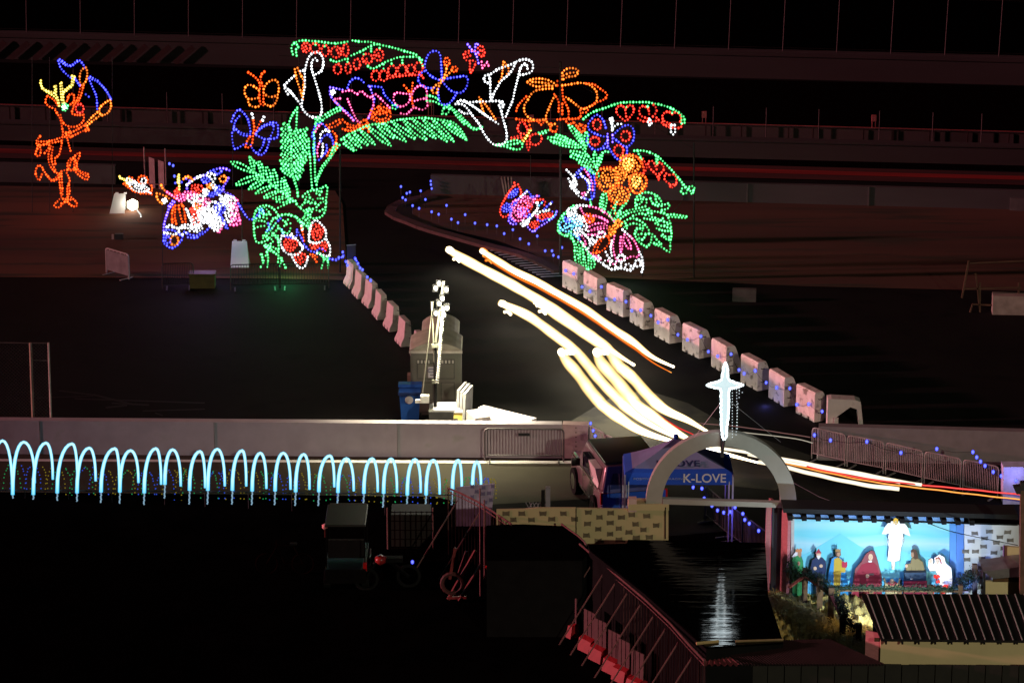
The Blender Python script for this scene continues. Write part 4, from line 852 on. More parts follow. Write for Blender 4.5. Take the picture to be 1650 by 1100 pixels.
AP0 = flat(G(430, 442)); ADR = (flat(G(1110, 452)) - AP0).normalized()
DISPLAYS = [
('lighted_butterfly','orange lighted butterfly above the blue one, left of the tall white lily','light sculpture','A','''
n:200,385 245,415 280,450 295,490 290,530 290,600 300,640; n:330,380 305,405 300,450 315,490 322,560 322,650
o:285,530 250,500 200,485 170,520 180,575 215,600 280,590; o:200,600 205,640 240,662 280,660 300,640
o:325,520 345,480 385,450 425,450 445,490 440,560 410,578 360,580 325,550; o:435,590 420,630 390,658 355,650 335,640'''),
('lighted_butterfly','blue lighted butterfly with white tipped red feelers beside the green fern','light sculpture','A','''
w:228,718 236,752; w:232,722 240,750; w:330,745 312,768; w:322,742 318,772; n:240,770 248,830 240,880 230,960 200,990; n:300,780 270,840 255,880
n:215,900 190,940 178,985; b:65,780 85,730 122,685 165,715 200,770 218,860; b:82,840 95,780 128,738; b:70,872 95,840 110,855 150,890 215,895; b:85,828 140,870 190,882 215,880
b:70,872 72,930 90,1000 130,985 165,965 185,958; b:262,880 300,830 350,800 400,785 435,800 440,850 435,905 390,920 330,920 265,890; b:400,790 405,840 385,890 370,920
b:270,860 345,810 395,806; b:220,970 245,1015 300,1050 345,1010 375,920; b:330,925 315,980 280,1030'''),
('lighted_lily','tall white lighted lily standing upright above the green fern','light sculpture','A','''
w:745,400 790,370 805,310 795,255 760,222 710,235 680,280 665,330 655,365 620,375; w:570,415 535,445 500,480 490,500 500,530 520,560; w:500,505 545,545 590,600 625,650 645,690 690,735 745,750
w:755,290 740,270 715,295 710,350 730,420 755,500 775,570 790,640 790,710 770,750; w:655,370 655,440 655,500 645,560 635,610 630,660; w:530,530 560,565 600,615
o:575,360 590,440 610,500 630,560 640,600; o:597,350 620,400 645,460 640,560'''),
('lighted_branch','green lighted branch hung with red berries across the top left of the arch','light sculpture','A','''
g:590,250 585,200 605,175 565,150 548,190 560,240; g:565,155 600,135 650,128 740,135 800,140 870,150 940,148 1000,138; g:1040,128 1105,138 1180,140 1240,160 1320,175 1400,195 1460,215 1500,225 1560,250 1605,330
g:1030,250 1075,230 1130,205 1185,170 1240,158; g:865,285 910,300 960,285 1000,275 1000,300; g:1165,335 1200,355 1250,335 1300,305 1360,280 1420,262 1490,260 1560,262 1600,285
g:740,135 742,162; g:815,150 815,175; g:905,155 900,178; g:1128,205 1130,240; g:1190,175 1190,215; g:1258,160 1258,190; g:1352,285 1355,315; g:1440,265 1442,310; g:1290,320 1290,355
r@665,185,34,38; r@738,188,38,38; r@820,210,30,44; r@908,222,42,44; r@985,205,22,50; r@660,190,14,16; r@930,210,16,20; r@920,358,30,40; r@1005,352,22,42; r@1075,318,26,42; r@1160,275,40,40; r@1250,245,38,45; r@1245,245,14,14
r@1225,412,32,42; r@1290,412,32,42; r@1360,372,34,42; r@1440,365,34,42; r:1320,435 1400,418 1480,410 1540,406 1595,410 1610,430; r@1510,362,28,40; r@1575,345,32,42; r@1150,290,12,14'''),
('lighted_flower','lighted tulip with pink petals and blue outline under the red berries','light sculpture','A','''
b:1000,510 1020,460 1065,430 1110,445 1130,465; b:1170,495 1240,500 1280,510 1295,560 1330,600 1370,640 1400,660; v:860,505 910,515 960,525; v:860,510 860,560 885,605 920,640 960,680 1010,720 1050,770
v:1180,500 1200,560 1215,600 1195,690 1170,750; m:960,540 990,535 1030,530 1075,560 1110,535 1150,570 1185,585 1220,560 1260,590 1300,630 1340,670; m:1000,600 1020,650 1045,710 1075,770 1100,790
m:1200,580 1210,640 1190,700 1160,760; m:900,600 940,595; m:895,615 940,660 970,695 1010,735 1045,770; w*882,543,16,16'''),
('lighted_leaf','red orange lighted leaves around the foot of the pink and blue tulip','light sculpture','A','''
n@1270,725,78,62; n@1270,730,48,36; n:1190,760 1240,700 1270,640; n:960,770 1000,800 1060,815 1120,810 1170,800; n:960,840 1010,855 1060,850 1110,840 1170,820; n:830,810 870,800 920,770 960,765
n:1000,825 1060,832 1120,825; n:850,830 900,820 940,790; n:1150,770 1165,810 1170,860; n:1250,660 1300,700 1340,690; n:1130,770 1090,800 1050,840; n:1190,690 1230,720 1290,715 1340,700'''),
('lighted_butterfly','small pink lighted butterfly between the tulip and the blue hibiscus','light sculpture','C','''
n:255,490 285,525 310,560; n:325,470 320,510 315,560 320,620 330,660; m:300,560 250,555 190,550 170,590 185,635 225,660 265,650 300,615 305,580; m:320,560 340,520 380,492 425,505 440,550 435,590 390,600 340,615
m:435,600 445,650 410,685 360,675 330,655; m:230,715 270,722 300,700 330,670'''),
('lighted_hibiscus','blue lighted hibiscus with orange stamens at the middle of the arch','light sculpture','C','''
b:560,430 555,330 545,240 510,212 460,230 430,290 425,350 460,405 520,440 560,450; b:580,440 640,428 700,420 750,415 770,450 755,510 720,545 680,550 630,530 590,490 565,460
b:530,520 535,590 560,640 610,640 650,600 680,550; b:420,375 380,400 370,450 400,490 450,510 500,510; o:560,450 590,390 600,330; n@600,300,22,33; n:590,270 605,330; o:560,450 610,400 640,370; n@663,360,24,22; n:650,350 675,370
o:555,460 510,490 480,530 490,550; o:550,470 530,510 520,550; o*560,447,14,14'''),
('lighted_butterfly','tiny red and violet lighted butterfly on its own above the arch','light sculpture','C','''
r:830,215 800,210 750,220 735,250 760,290 810,290; r@770,245,20,16; r:850,190 880,170 905,220 890,260 860,240; r:850,230 880,200 890,240; r:790,290 785,340 795,385 825,330 832,300; m:880,300 885,350 920,310 940,340 925,300
v:768,160 800,200 835,240 855,310; v:840,155 825,200 840,260; v:830,158 850,160; v:800,215 850,225'''),
('lighted_lily','white lighted lily bending right at the top right of the arch','light sculpture','C','''
w:1250,355 1240,320 1210,325 1190,360 1175,420 1160,480 1145,540 1130,610 1100,680 1075,740; w:1190,405 1230,400 1285,375 1290,310 1240,280 1180,290 1130,315 1080,335 1010,360 950,400 910,410 900,450 930,470
w:1150,310 1130,360 1090,410 1040,450 1010,500 980,550 960,610; w:940,410 950,460 950,530 955,610; o:1055,300 1050,360 1040,430 1020,460; o:1065,305 1100,360 1085,400'''),
('lighted_lily','white lighted lily drooping into the arch opening beside the palm frond','light sculpture','C','''
w:670,640 710,610 780,625 850,620 920,620 1000,615 1050,625 1060,660 1025,660; w:710,610 770,630 830,670 890,715 950,755 1015,800; w:700,690 740,715 790,715; w:670,640 720,640 760,670 790,710 820,750 860,800 890,860 930,920 980,965 1040,965 1080,930 1080,860 1065,800 1050,750 1040,700 1020,650
w:740,615 800,650 860,690 920,735; w:1035,630 1050,650; o:860,585 875,640 895,700; o:860,585 900,630 945,690 990,760'''),
('lighted_orchid','large orange lighted orchid with winged petals at the right shoulder of the arch','light sculpture','D','''
o:150,260 190,240 250,235 310,245 360,270 380,290; o:150,265 190,290 240,300 300,290 350,295; o:190,262 250,265 320,275; o:430,240 430,190 460,160 500,150 545,160 560,185 530,215 480,220 440,240; o:440,210 490,190 550,185
o:430,290 500,280 560,270 620,275 670,300 705,340 710,400 690,440 650,460 600,480 560,460 510,420 460,385; n:620,275 690,285 740,320 790,360 770,400 700,430 670,450
o:350,315 290,318 220,330 180,360 150,410 125,450 125,500 150,540 190,565 240,570 300,560; o:370,370 345,420 320,480 300,530 300,570 320,600 350,610 370,600; n:140,380 100,420 70,460 60,495
n:430,300 432,350 440,400 460,440 480,490 480,550; n:390,255 390,290; n:365,360 400,420 400,500; n:60,560 120,570 180,575 250,575 300,560; n:390,565 450,560 520,560 575,545 575,490
n@605,492,32,18; n:430,440 430,520; n:340,600 335,650 380,660 390,620; n:530,590 560,640 590,660 620,620 570,600; n:160,580 175,640; n:230,570 260,605 290,570; n:450,560 480,600 520,590; n:580,610 610,650 580,665 560,620'''),
('lighted_flower','small red lighted flower with a yellow heart under the orange orchid','light sculpture','D','''
r:90,590 70,630 85,670 120,680 150,660 140,620 110,580 90,590; r:215,680 170,700 175,750 210,770 250,750 265,710 250,685 215,680; r:20,710 60,700 95,695; r:20,725 60,715 100,710; r:145,740 145,780 158,810 170,770 165,740; y:120,740 150,690 175,650; o:110,730 140,690 160,650'''),
('lighted_leaf','narrow green lighted leaf at the foot of the drooping white lily','light sculpture','C','''
g:990,970 1050,960 1110,940 1160,930 1200,950 1210,980 1180,1005 1130,1000 1080,985 1010,975; g:1060,975 1120,965 1170,955; g:1340,870 1380,860 1420,850; g:1350,880 1400,870'''),
('lighted_frond','wide green lighted palm frond spanning the top of the arch opening','light sculpture','C','''
g:-250,925 -190,885 -120,850 -40,812 40,800 80,800 150,780 220,765 300,758 400,750 480,758 560,768 640,785 690,820 730,870 760,930; g:-230,960 -160,1010 -130,1010
g/-200,890 -90,990 14; g/-160,870 -30,975 13; g/-100,845 20,965 14; g/-40,820 150,975 20; g/30,805 180,915 16; g/90,800 270,940 20; g/160,785 350,920 18; g/240,765 440,930 20
g/320,760 510,915 18; g/400,755 600,940 18; g/480,760 655,940 16; g/550,770 720,905 14; g/610,785 760,930 12; g/-225,925 -150,1005 12'''),
('lighted_vine','double rowed green lighted stem joining the tall lily to the tulip','light sculpture','A','''
g:935,665 880,690 820,725 765,760 745,790; g:940,685 890,712 830,745 775,785; g:945,675 940,690; g:760,745 800,770; g:740,760 745,830 730,870'''),
('lighted_vine','winding green lighted stem running from the pink butterfly to the drooping lily','light sculpture','C','''
g:440,570 490,580 530,600; g:440,615 500,620 540,640 600,660 650,690 700,740 750,790 800,830 870,835; g:560,720 570,680 600,665 620,690 600,720 570,715; g:640,670 680,700 720,740 770,795 820,845 885,825; g:620,650 640,680 690,750 740,800; g@180,662,22,18'''),
('lighted_fern','upright green lighted fern at the top of the left pillar','light sculpture','A','''
g:595,670 560,720 530,790 530,850 545,900 545,1000 545,1100; g:595,680 590,760 585,840 560,880; g/545,850 480,790 12; g/545,900 465,830 14; g/545,950 462,880 14; g/545,1000 460,930 14; g/545,1050 458,985 14; g/545,1100 458,1040 14
g/550,880 620,850 12; g/550,930 680,830 15; g/550,980 672,880 14; g/550,1030 685,920 15; g/550,1080 685,970 15; g/555,1130 690,1020 15; g/550,1180 675,1080 15; g/545,1140 458,1095 12
B=g:545,100 555,200 585,290 600,350; g/550,180 465,110 14; g/560,200 655,100 15; g/570,240 650,160 12; g/555,140 650,60 14; g/560,230 465,160 13; g/575,250 625,215 9'''),
('lighted_palm','broad green lighted palm leaf spreading out left of the left pillar','light sculpture','B','''
g:560,420 500,370 440,330 380,280 300,220 240,185; g/240,190 60,105 22; g/250,185 212,60 14; g/290,215 95,290 20; g/335,255 205,325 17; g/395,300 262,358 16; g/440,345 320,395 14; g/500,395 400,400 12; g/320,225 285,95 17
g/380,275 345,140 17; g/435,320 400,160 17; g/480,365 470,240 14; g/530,400 515,300 13; g:560,420 510,440 440,475; g:555,400 500,430 430,425; g:210,65 260,110 300,150; g/350,250 250,240 10; g/520,410 490,230 10'''),
('lighted_leaf','green lighted monstera leaf low on the left side of the left pillar','light sculpture','B','''
g:440,530 400,480 340,455 280,475 250,530 245,600 245,650 255,720 275,755 330,745 380,710 440,640; g:250,640 290,625 330,620; g:260,580 320,580 350,600; g:290,500 320,530 370,525; g:330,470 360,500 380,530; g:265,560 310,550 350,560; g:400,560 370,620 340,680 320,720; g:420,600 350,700
c:290,490 290,540; c:310,480 325,520; b:360,600 370,640 350,660; g:440,540 400,570; g:380,660 410,700 440,730'''),
('lighted_leaf','green lighted leaf curling over the red butterfly in the left pillar','light sculpture','B','''
g:430,560 480,530 540,535 600,560 630,590; g:440,620 470,660 520,680 540,640; g:480,575 510,600 490,620; g:520,570 540,600; g:450,540 520,525 580,545; g:640,600 600,580; g:640,640 650,590 680,560 700,600; g:660,520 690,490 640,560; g:630,590 670,620 700,660; c:470,650 490,700; g:650,550 680,600 690,650'''),
('lighted_leaf','notched green lighted leaf on the right side of the left pillar','light sculpture','B','''
g:640,380 680,345 740,330 800,310 835,298 835,350 825,420 825,480 795,540 740,560 700,550 650,500 600,460 580,420; g:640,385 700,395 740,430; g:680,350 700,390; g:790,320 780,370 750,360; g:830,430 790,430 750,470; g:820,470 780,500 750,495; g:700,530 720,480 660,520; g:620,470 660,430 700,440; g:750,340 790,345; g:650,500 690,480; g:760,400 800,400; g:660,410 700,430 740,440'''),
('lighted_vine','pair of tall green lighted stems rising through the left pillar','light sculpture','B','''
g:690,-60 690,0 700,100 705,200 715,320; g:728,-60 730,0 735,100 740,260; g:910,-40 880,50 820,130 770,220 750,290; g:885,-10 850,70 790,150 750,250; g:560,230 590,320 600,380; g:640,0 650,60'''),
('lighted_vine','bundle of green lighted stems at the foot of the left pillar','light sculpture','B','''
g:440,700 445,800 440,910; g:300,850 325,900 300,950; g:350,830 360,880 355,950; g:370,800 430,850 460,880; g:455,945 470,900; g:500,955 470,880; g:770,840 810,880 790,960; g:840,870 845,960; g:330,780 400,790 440,820; g:310,850 320,920; g:400,680 440,720 450,740; g:320,700 400,740 340,790; g:380,800 340,860; g:790,860 840,900; g:340,770 360,810 400,830'''),
('lighted_lily','blue and white lighted lily seen side on at the inner edge of the left pillar','light sculpture','A','''
b:720,870 740,820 780,790 820,820 850,860 880,930 885,960; c:740,1090 725,1000 735,930 720,870; m:740,860 765,820 790,800; w:780,940 785,880 820,850 850,860; w:800,960 800,1020 790,1060; b:770,960 800,910 830,885 860,900; m:770,960 755,1010 760,1060; b:830,970 830,1020 770,1090; b:715,900 735,960 740,1030
n:880,860 910,900 900,960 850,1020 835,1060 880,1040 915,980 910,930; g:935,970 890,1030 850,1080; g:755,770 740,800'''),
('lighted_butterfly','red lighted butterfly with white wing edges at the foot of the left pillar','light sculpture','B','''
w:690,740 690,690 700,640 720,590 750,575 790,610 820,650 825,710 790,745 740,760 700,750; w:830,730 855,780 860,830 845,865 790,850 755,840; w:470,700 460,760 490,820 530,850 600,850; w:545,850 570,900 600,945 635,960 665,930 680,870; w:490,700 550,700 600,740 630,780 640,800; w:600,850 640,800 620,770
r*755,665,48,62; r*812,785,24,38; r*540,770,52,48; r*620,878,44,40; n:700,850 740,890 750,910; n:720,850 755,870; b:650,770 690,815 740,830 780,800 820,820; b:500,705 540,715 590,700 590,650 620,700 640,740; w:550,685 560,720; n:630,640 640,680 650,740; w:628,620 634,648; r*735,780,36,22'''),
('lighted_garland','blue lighted garland swagged from the bright cluster to the left pillar','string lights','B','''
b:120,440 150,490 190,550 220,570 260,550 300,490; b:350,660 390,640 420,600 460,560; b:855,885 905,890 965,865 963,832; b:985,905 998,940; b:1060,880 1082,920 1100,960 1125,972'''),
('lighted_branch','green lighted branch of red hearts over the blue butterfly at upper right','light sculpture','D','''
g:600,560 650,520 700,495 780,470 830,450 900,430 970,425 1040,425 1110,425 1170,435 1240,450 1310,475 1370,510 1410,545 1415,590; g:945,430 947,465; g:1108,425 1118,460; g:1310,480 1315,512; g:1390,540 1392,595
r:940,480 910,450 870,470 870,515 910,555 940,575 975,545 1005,500 1000,460 965,450 940,480; r:938,490 945,540; r:1120,480 1085,455 1050,480 1060,530 1100,550 1120,560; r:1160,540 1190,500 1180,460 1165,445; r:1125,470 1130,520; r:1040,555 1080,578 1150,580 1205,570 1190,550; r:1315,520 1280,500 1240,525 1245,570 1300,600 1320,610
r:1380,580 1385,540 1350,505 1315,520; r:1230,590 1270,620 1330,630 1380,630 1398,600; r:1240,580 1250,610 1290,605; w:1130,560 1120,580 1135,610 1150,590 1140,570; w:1308,610 1305,660 1325,685 1340,660 1335,610'''),
('lighted_butterfly','blue lighted butterfly with four red rings on its wings','light sculpture','D','''
b:780,630 760,570 720,530 690,535 640,600 650,650 700,680 760,700 790,700; b:640,690 630,740 660,790 700,810 750,790 790,740; v:795,680 797,780; v:835,690 835,745; b:840,690 880,650 920,620 970,610 1005,650 1005,720 975,770 930,780 890,750 845,715
b:950,790 950,840 920,885 870,880 830,830 800,780; b:740,800 790,790; r@710,605,32,42; r@692,738,38,32; r@940,698,37,40; r@885,812,38,42; w:832,650 830,600 825,560 815,560; w:835,640 850,620 880,600 905,600; w@828,572,12,18'''),
('lighted_palm','green lighted palm leaf at the top of the right pillar','light sculpture','D','''
g:470,720 560,770 620,830 670,900 705,950 725,1020; g/480,760 305,710 18; g/560,790 340,740 16; g/560,770 370,685 14; g/600,770 480,598 18; g/610,790 535,650 13; g/620,800 622,660 16; g/640,860 485,820 15; g/650,905 490,855 15; g/680,945 555,910 14; g/700,950 690,825 15; g/712,950 750,830 13; g/600,760 560,660 12
g/700,1000 620,950 10; g/470,740 400,690 10; g:700,940 760,830 800,825'''),
('lighted_branch','green lighted branch drooping right with red hearts over the monstera leaf','light sculpture','D','''
g:1010,815 1080,815 1150,835 1210,870 1260,920 1320,980 1370,1040 1410,1090 1445,1125; g:1040,820 1070,885; g:1030,815 1060,870; g:1185,860 1190,925; g:1195,860 1198,915; g@1412,1138,26,24; g@1470,1120,26,20; g:1450,1120 1475,1165 1490,1130; g:1400,1090 1440,1130
r:1190,965 1160,900 1120,910 1140,960 1190,1010 1210,1055 1215,1010 1250,960 1220,910 1195,930; r:1290,1010 1262,1000 1255,1050 1290,1080 1310,1115 1350,1070 1335,1010 1300,1010; r:1080,880 1110,950 1080,1010 1090,960 1070,900; r:1300,1090 1345,1085; r:1210,1000 1205,1040'''),
('lighted_hydrangea','dense orange lighted hydrangea at the heart of the right pillar','light sculpture','E','''
o*975,130,82,88; n:900,110 930,60 990,45 1040,70 1070,110 1085,170; n:915,80 960,55 1020,60 1060,100; o*795,245,86,92; o*1035,275,66,76; o*890,370,76,70; o*900,205,46,66; n@790,245,92,98; n@885,370,84,74; n@1040,275,72,82; y*960,120,40,45; y*1025,260,30,40'''),
('lighted_lily','blue and white lighted lily seen side on at the inner edge of the right pillar','light sculpture','E','''
b:545,190 600,150 660,170 690,230 690,320 680,390 640,410 600,390; m:610,165 640,210 670,270 675,330; w:570,180 590,220 640,260 650,320 620,370; b:560,230 600,220 630,270 640,320; b:640,180 665,240 660,320 665,380; w:465,170 500,205 530,240; w*520,285,22,34,30; w:480,240 510,300 540,350 570,385 610,400; m:590,360 610,350 600,380
w:530,210 520,260 545,330 560,350; b:535,215 560,195 590,165; g:655,410 660,450'''),
('lighted_butterfly','large pink lighted butterfly with an orange body and white lace edges on the right pillar','light sculpture','E','''
w:520,460 580,455 650,462; m:650,462 720,480 770,510 810,540 845,580; m:580,480 600,520 640,540; m:680,540 740,555 800,590 780,570 700,535; m:650,625 700,602 760,600 790,618 740,625 690,640; m:640,655 700,652 750,642 790,640; m:600,560 650,590; n*650,565,36,26; n@640,560,44,36
o:880,570 855,600 850,650 820,690; o:890,590 865,640 845,690; o:870,580 835,630 825,670; o*885,600,26,24; o*830,660,26,36; w:560,730 600,770 640,830 700,880 760,930 830,970 900,960 980,980 1010,940; w:915,650 960,690 1010,740; m:960,690 1010,740 1050,830; w:1050,830 1075,880 1080,950 1070,990; w:1070,870 1065,930
m:850,700 840,780 850,850 870,890 930,890 990,865 1040,870 1050,830; m:900,710 895,770 900,830 915,780 905,710; m:930,690 925,740 960,800 985,800 970,750 935,695; n:780,700 720,740 690,790 680,840 750,820 800,770 810,730 780,700; n:760,720 720,780 710,820; n:800,700 815,760; w@745,690,30,22; w@690,715,24,26; w@670,750,26,18
w:600,680 640,720 660,760 640,800; m:590,700 620,760 600,780; w@715,880,22,20; w@790,920,30,24; w@880,930,26,30; w@905,880,30,26; w@960,950,24,26; w@1040,920,24,28; m:800,900 850,930 870,900; w:830,740 820,800 830,860; w:780,830 800,870 830,900; m:660,840 740,890; m:640,690 700,690 770,670; w:640,660 620,640 590,600'''),
('lighted_flower','white and cyan lighted flower crowded behind the wing of the big pink butterfly','light sculpture','E','''
g:520,460 470,500 430,540 400,590 395,640 405,675 450,700; c*470,615,62,44,-20; c:410,660 450,640 500,620; w:480,490 480,540 500,560; w*500,520,30,46; w*560,570,42,34; c*545,610,40,40; b*470,570,30,20; g:400,660 430,690 470,690 500,670; w:540,480 545,520 575,560 600,580; c:480,670 520,690 560,720; w*560,665,34,30
g:430,540 440,580; w:600,560 630,620 620,650; b:560,690 570,730; w:505,480 550,470; g:470,700 500,720; c:500,560 540,540'''),
('lighted_vine','cluster of green lighted stems at the foot of the right pillar','light sculpture','E','''
g:500,700 520,740 530,800 530,860 540,920; g:555,750 570,800 560,870 565,935; g:590,760 600,850 600,940; g:620,800 640,860 640,950; g:580,800 575,880 590,940; g:680,880 692,930 680,955 640,968; g:655,860 665,920 660,950; g:510,720 545,780 550,850; g:610,870 625,965; g:640,840 680,890'''),
('lighted_leaf','pointed green lighted leaf standing between the hydrangea and the pink butterfly','light sculpture','E','''
g:765,345 735,420 740,490 762,505 785,440 788,380 765,345; g:762,370 762,480; g:750,400 750,470; g:975,370 950,430 900,490 850,560; g:950,390 920,450 870,520; g:870,430 830,490 810,540; g:860,450 850,520; g:800,510 830,560 850,590; g:900,510 860,570; n:825,460 850,490 860,520'''),
('lighted_leaf','big green lighted monstera leaf with a pointed tip at the right end of the arch','light sculpture','E','''
g:1020,460 1020,410 1050,370 1110,350 1180,370 1220,410 1240,450 1290,440 1280,480 1220,500 1270,530 1300,600 1310,680 1300,760 1295,830 1230,790 1180,775; g:1110,790 1050,750 1015,690 1030,640 1080,640; g:1280,530 1340,530 1430,545; g:1290,548 1350,550 1420,556; g:880,540 950,500 1030,480 1100,465
g:900,560 960,520 1040,500 1110,490; g:910,600 980,560 1060,580 1120,640 1130,680; g:930,630 1000,600 1080,620; g:1040,410 1080,400 1060,440 1030,450; g:1060,380 1110,410 1100,460; g:1140,400 1160,440 1200,460; g:1180,380 1190,430 1230,460; g:1120,490 1130,540 1190,560 1260,590 1300,600; g:1180,600 1240,620 1300,640; g:1190,640 1250,660 1305,660
g:1230,700 1290,710; g:1150,500 1210,510 1270,530; g:1090,560 1150,570 1210,580; g:1100,680 1160,690 1190,730; g@1050,665,26,26; g:1100,690 1080,730 1050,720; g:1150,710 1140,760 1110,785; g:1170,760 1200,770 1230,770 1210,750; g:1130,480 1150,520; g:1000,540 1060,520 1100,530; g:940,600 950,640; g:1240,560 1190,600 1230,620 1280,610
g:1240,690 1255,720 1290,730'''),
]
grp_b = {'lighted_butterfly': 'lighted butterflies', 'lighted_lily': 'lighted lilies', 'lighted_leaf': 'lighted leaves', 'lighted_vine': 'lighted stems', 'lighted_branch': 'lighted branches', 'lighted_flower': 'lighted flowers', 'lighted_palm': 'lighted palm leaves'}
for i, (nm, lab, cat, cr, blk) in enumerate(DISPLAYS):
    sculpture(nm, lab, cat, cr, blk, AP0, ADR, off=.12 * ((i * 5) % 4), group=grp_b.get(nm))
# arch truss: posts, cross cables and feet that the sculptures hang from
arch = thing('arch_scaffold', 'dark scaffold of thin posts and cables that holds up the lighted garden arch', 'scaffold', RP(548, 442, AP0, ADR))
steel_dark = mat('dark_scaffold_steel', (.02,.02,.02), .5, .6)
for x, y0, y1, r in ((548,150,447,.035),(903,100,450,.045),(1035,400,455,.03),(1118,230,455,.03),(449,400,446,.03),(482,70,300,.02),(566,90,200,.015),(955,400,452,.03),(375,180,300,.012),(855,250,330,.01)):
    a = RP(x, y1, AP0, ADR, -.35); b = RP(x, y0, AP0, ADR, -.35); a.z = 0 if y1 > 395 else a.z
    MB().tube([a, b], r, 6).build('post', steel_dark, arch)
for u0, v0, u1, v1 in ((548,200,903,205),(449,90,903,110),(903,120,1118,240),(903,446,1118,441),(548,440,449,438),(1035,405,1118,300)):
    MB().tube([RP(u0, v0, AP0, ADR, -.4), RP(u1, v1, AP0, ADR, -.4)], .008, 4).build('cable', steel_dark, arch)

def solo(nm, lab, cr, blk, u0, v0, u1, v1, **k):
    p = flat(G(u0, v0)); return sculpture(nm, lab, 'light sculpture', cr, blk, p, (flat(G(u1, v1)) - p).normalized(), **k), p
deer, dp = solo('lighted_reindeer', 'dancing orange lighted reindeer with yellow antlers and a blue cape', 'K', '''
y:105,205 110,240 140,270 190,285 212,310 225,350 228,370; y:100,220 120,262 170,292 205,320; y:325,180 315,230 280,265 250,290 245,350; y:205,240 207,300 222,370; y:240,220 250,280 255,340 265,370; y:310,175 305,230 265,265; y:195,245 200,290; y:232,225 240,330
n:145,310 135,345 160,375 200,390; n:150,305 190,330 215,365; n:280,330 290,300 320,295 322,340 300,360; n:275,340 285,320; n:320,380 330,350 350,350; g*262,378,20,22; w*260,380,12,10; r@360,388,26,30; n:200,400 230,450 240,490 250,540; n:235,430 250,480 290,505 340,505 380,475 388,440 380,410
n:315,390 310,420 340,430 380,430; o:560,330 520,355 490,390 500,430 540,420 565,380 562,335; o:490,400 440,445 400,490; o:500,430 450,465 410,500; n:400,490 350,522 305,545; n:415,520 360,545 300,575; n:395,500 420,525 400,535; o:400,120 370,140 360,190 370,235 400,210 410,160 400,120
n:365,240 355,290 340,340 320,370; n:385,235 372,290 355,335; b:230,65 265,90 300,105 330,85 355,70 380,95 395,120; b:225,70 260,98 300,110 345,80; b:220,75 235,120 270,160 300,185; b:430,180 470,200 510,240 545,290 565,325; b:425,190 480,215 530,265 560,315; b:420,190 445,250 470,310 475,390; b:330,190 345,215 360,235
n:250,540 245,600 225,690 200,710 200,750; n:245,575 170,600 90,605; n:240,600 170,615 85,632; n:100,570 75,605 85,640 70,685 95,700 105,660 92,625; n:130,680 160,640 150,610; n:270,545 285,610 300,665; n:250,560 275,580 300,545 270,550; n:290,520 310,570; n:170,635 155,690 160,750 185,790 210,810; n:185,640 175,700 180,745 200,790
n:240,800 180,860 150,830 120,790; n:235,830 185,862 140,820; n:115,775 90,760 70,800 80,840 95,858 112,820; n:295,760 310,720 350,680 362,690 345,740 350,790 415,820 405,855 350,820 325,790; n:330,700 325,770 350,800 400,830; n:225,820 230,890 240,960; n:240,815 245,890 248,950; n:275,810 295,860 280,900 280,970; n:290,890 295,930 285,965
n:240,970 200,1010 195,1030 225,1035 262,1000; n:215,1000 240,1010; n:305,970 340,1005 335,1030 300,1020 270,985; n:250,980 300,985; n:240,800 270,790 300,790 340,780; n@310,755,30,40; b:400,295 420,310''',
 78, 345, 181, 345, br=.050, step=4.6)
for x in (52, 80, 118, 181):
    a = RP(x, 345 if x != 118 else 352, dp, Vector((1,0,0)), -.2); a.z = 0; b = RP(x, 92 if x != 118 else 110, dp, Vector((1,0,0)), -.2)
    MB().tube([a, b], .014, 5).build('post', steel_dark, deer)
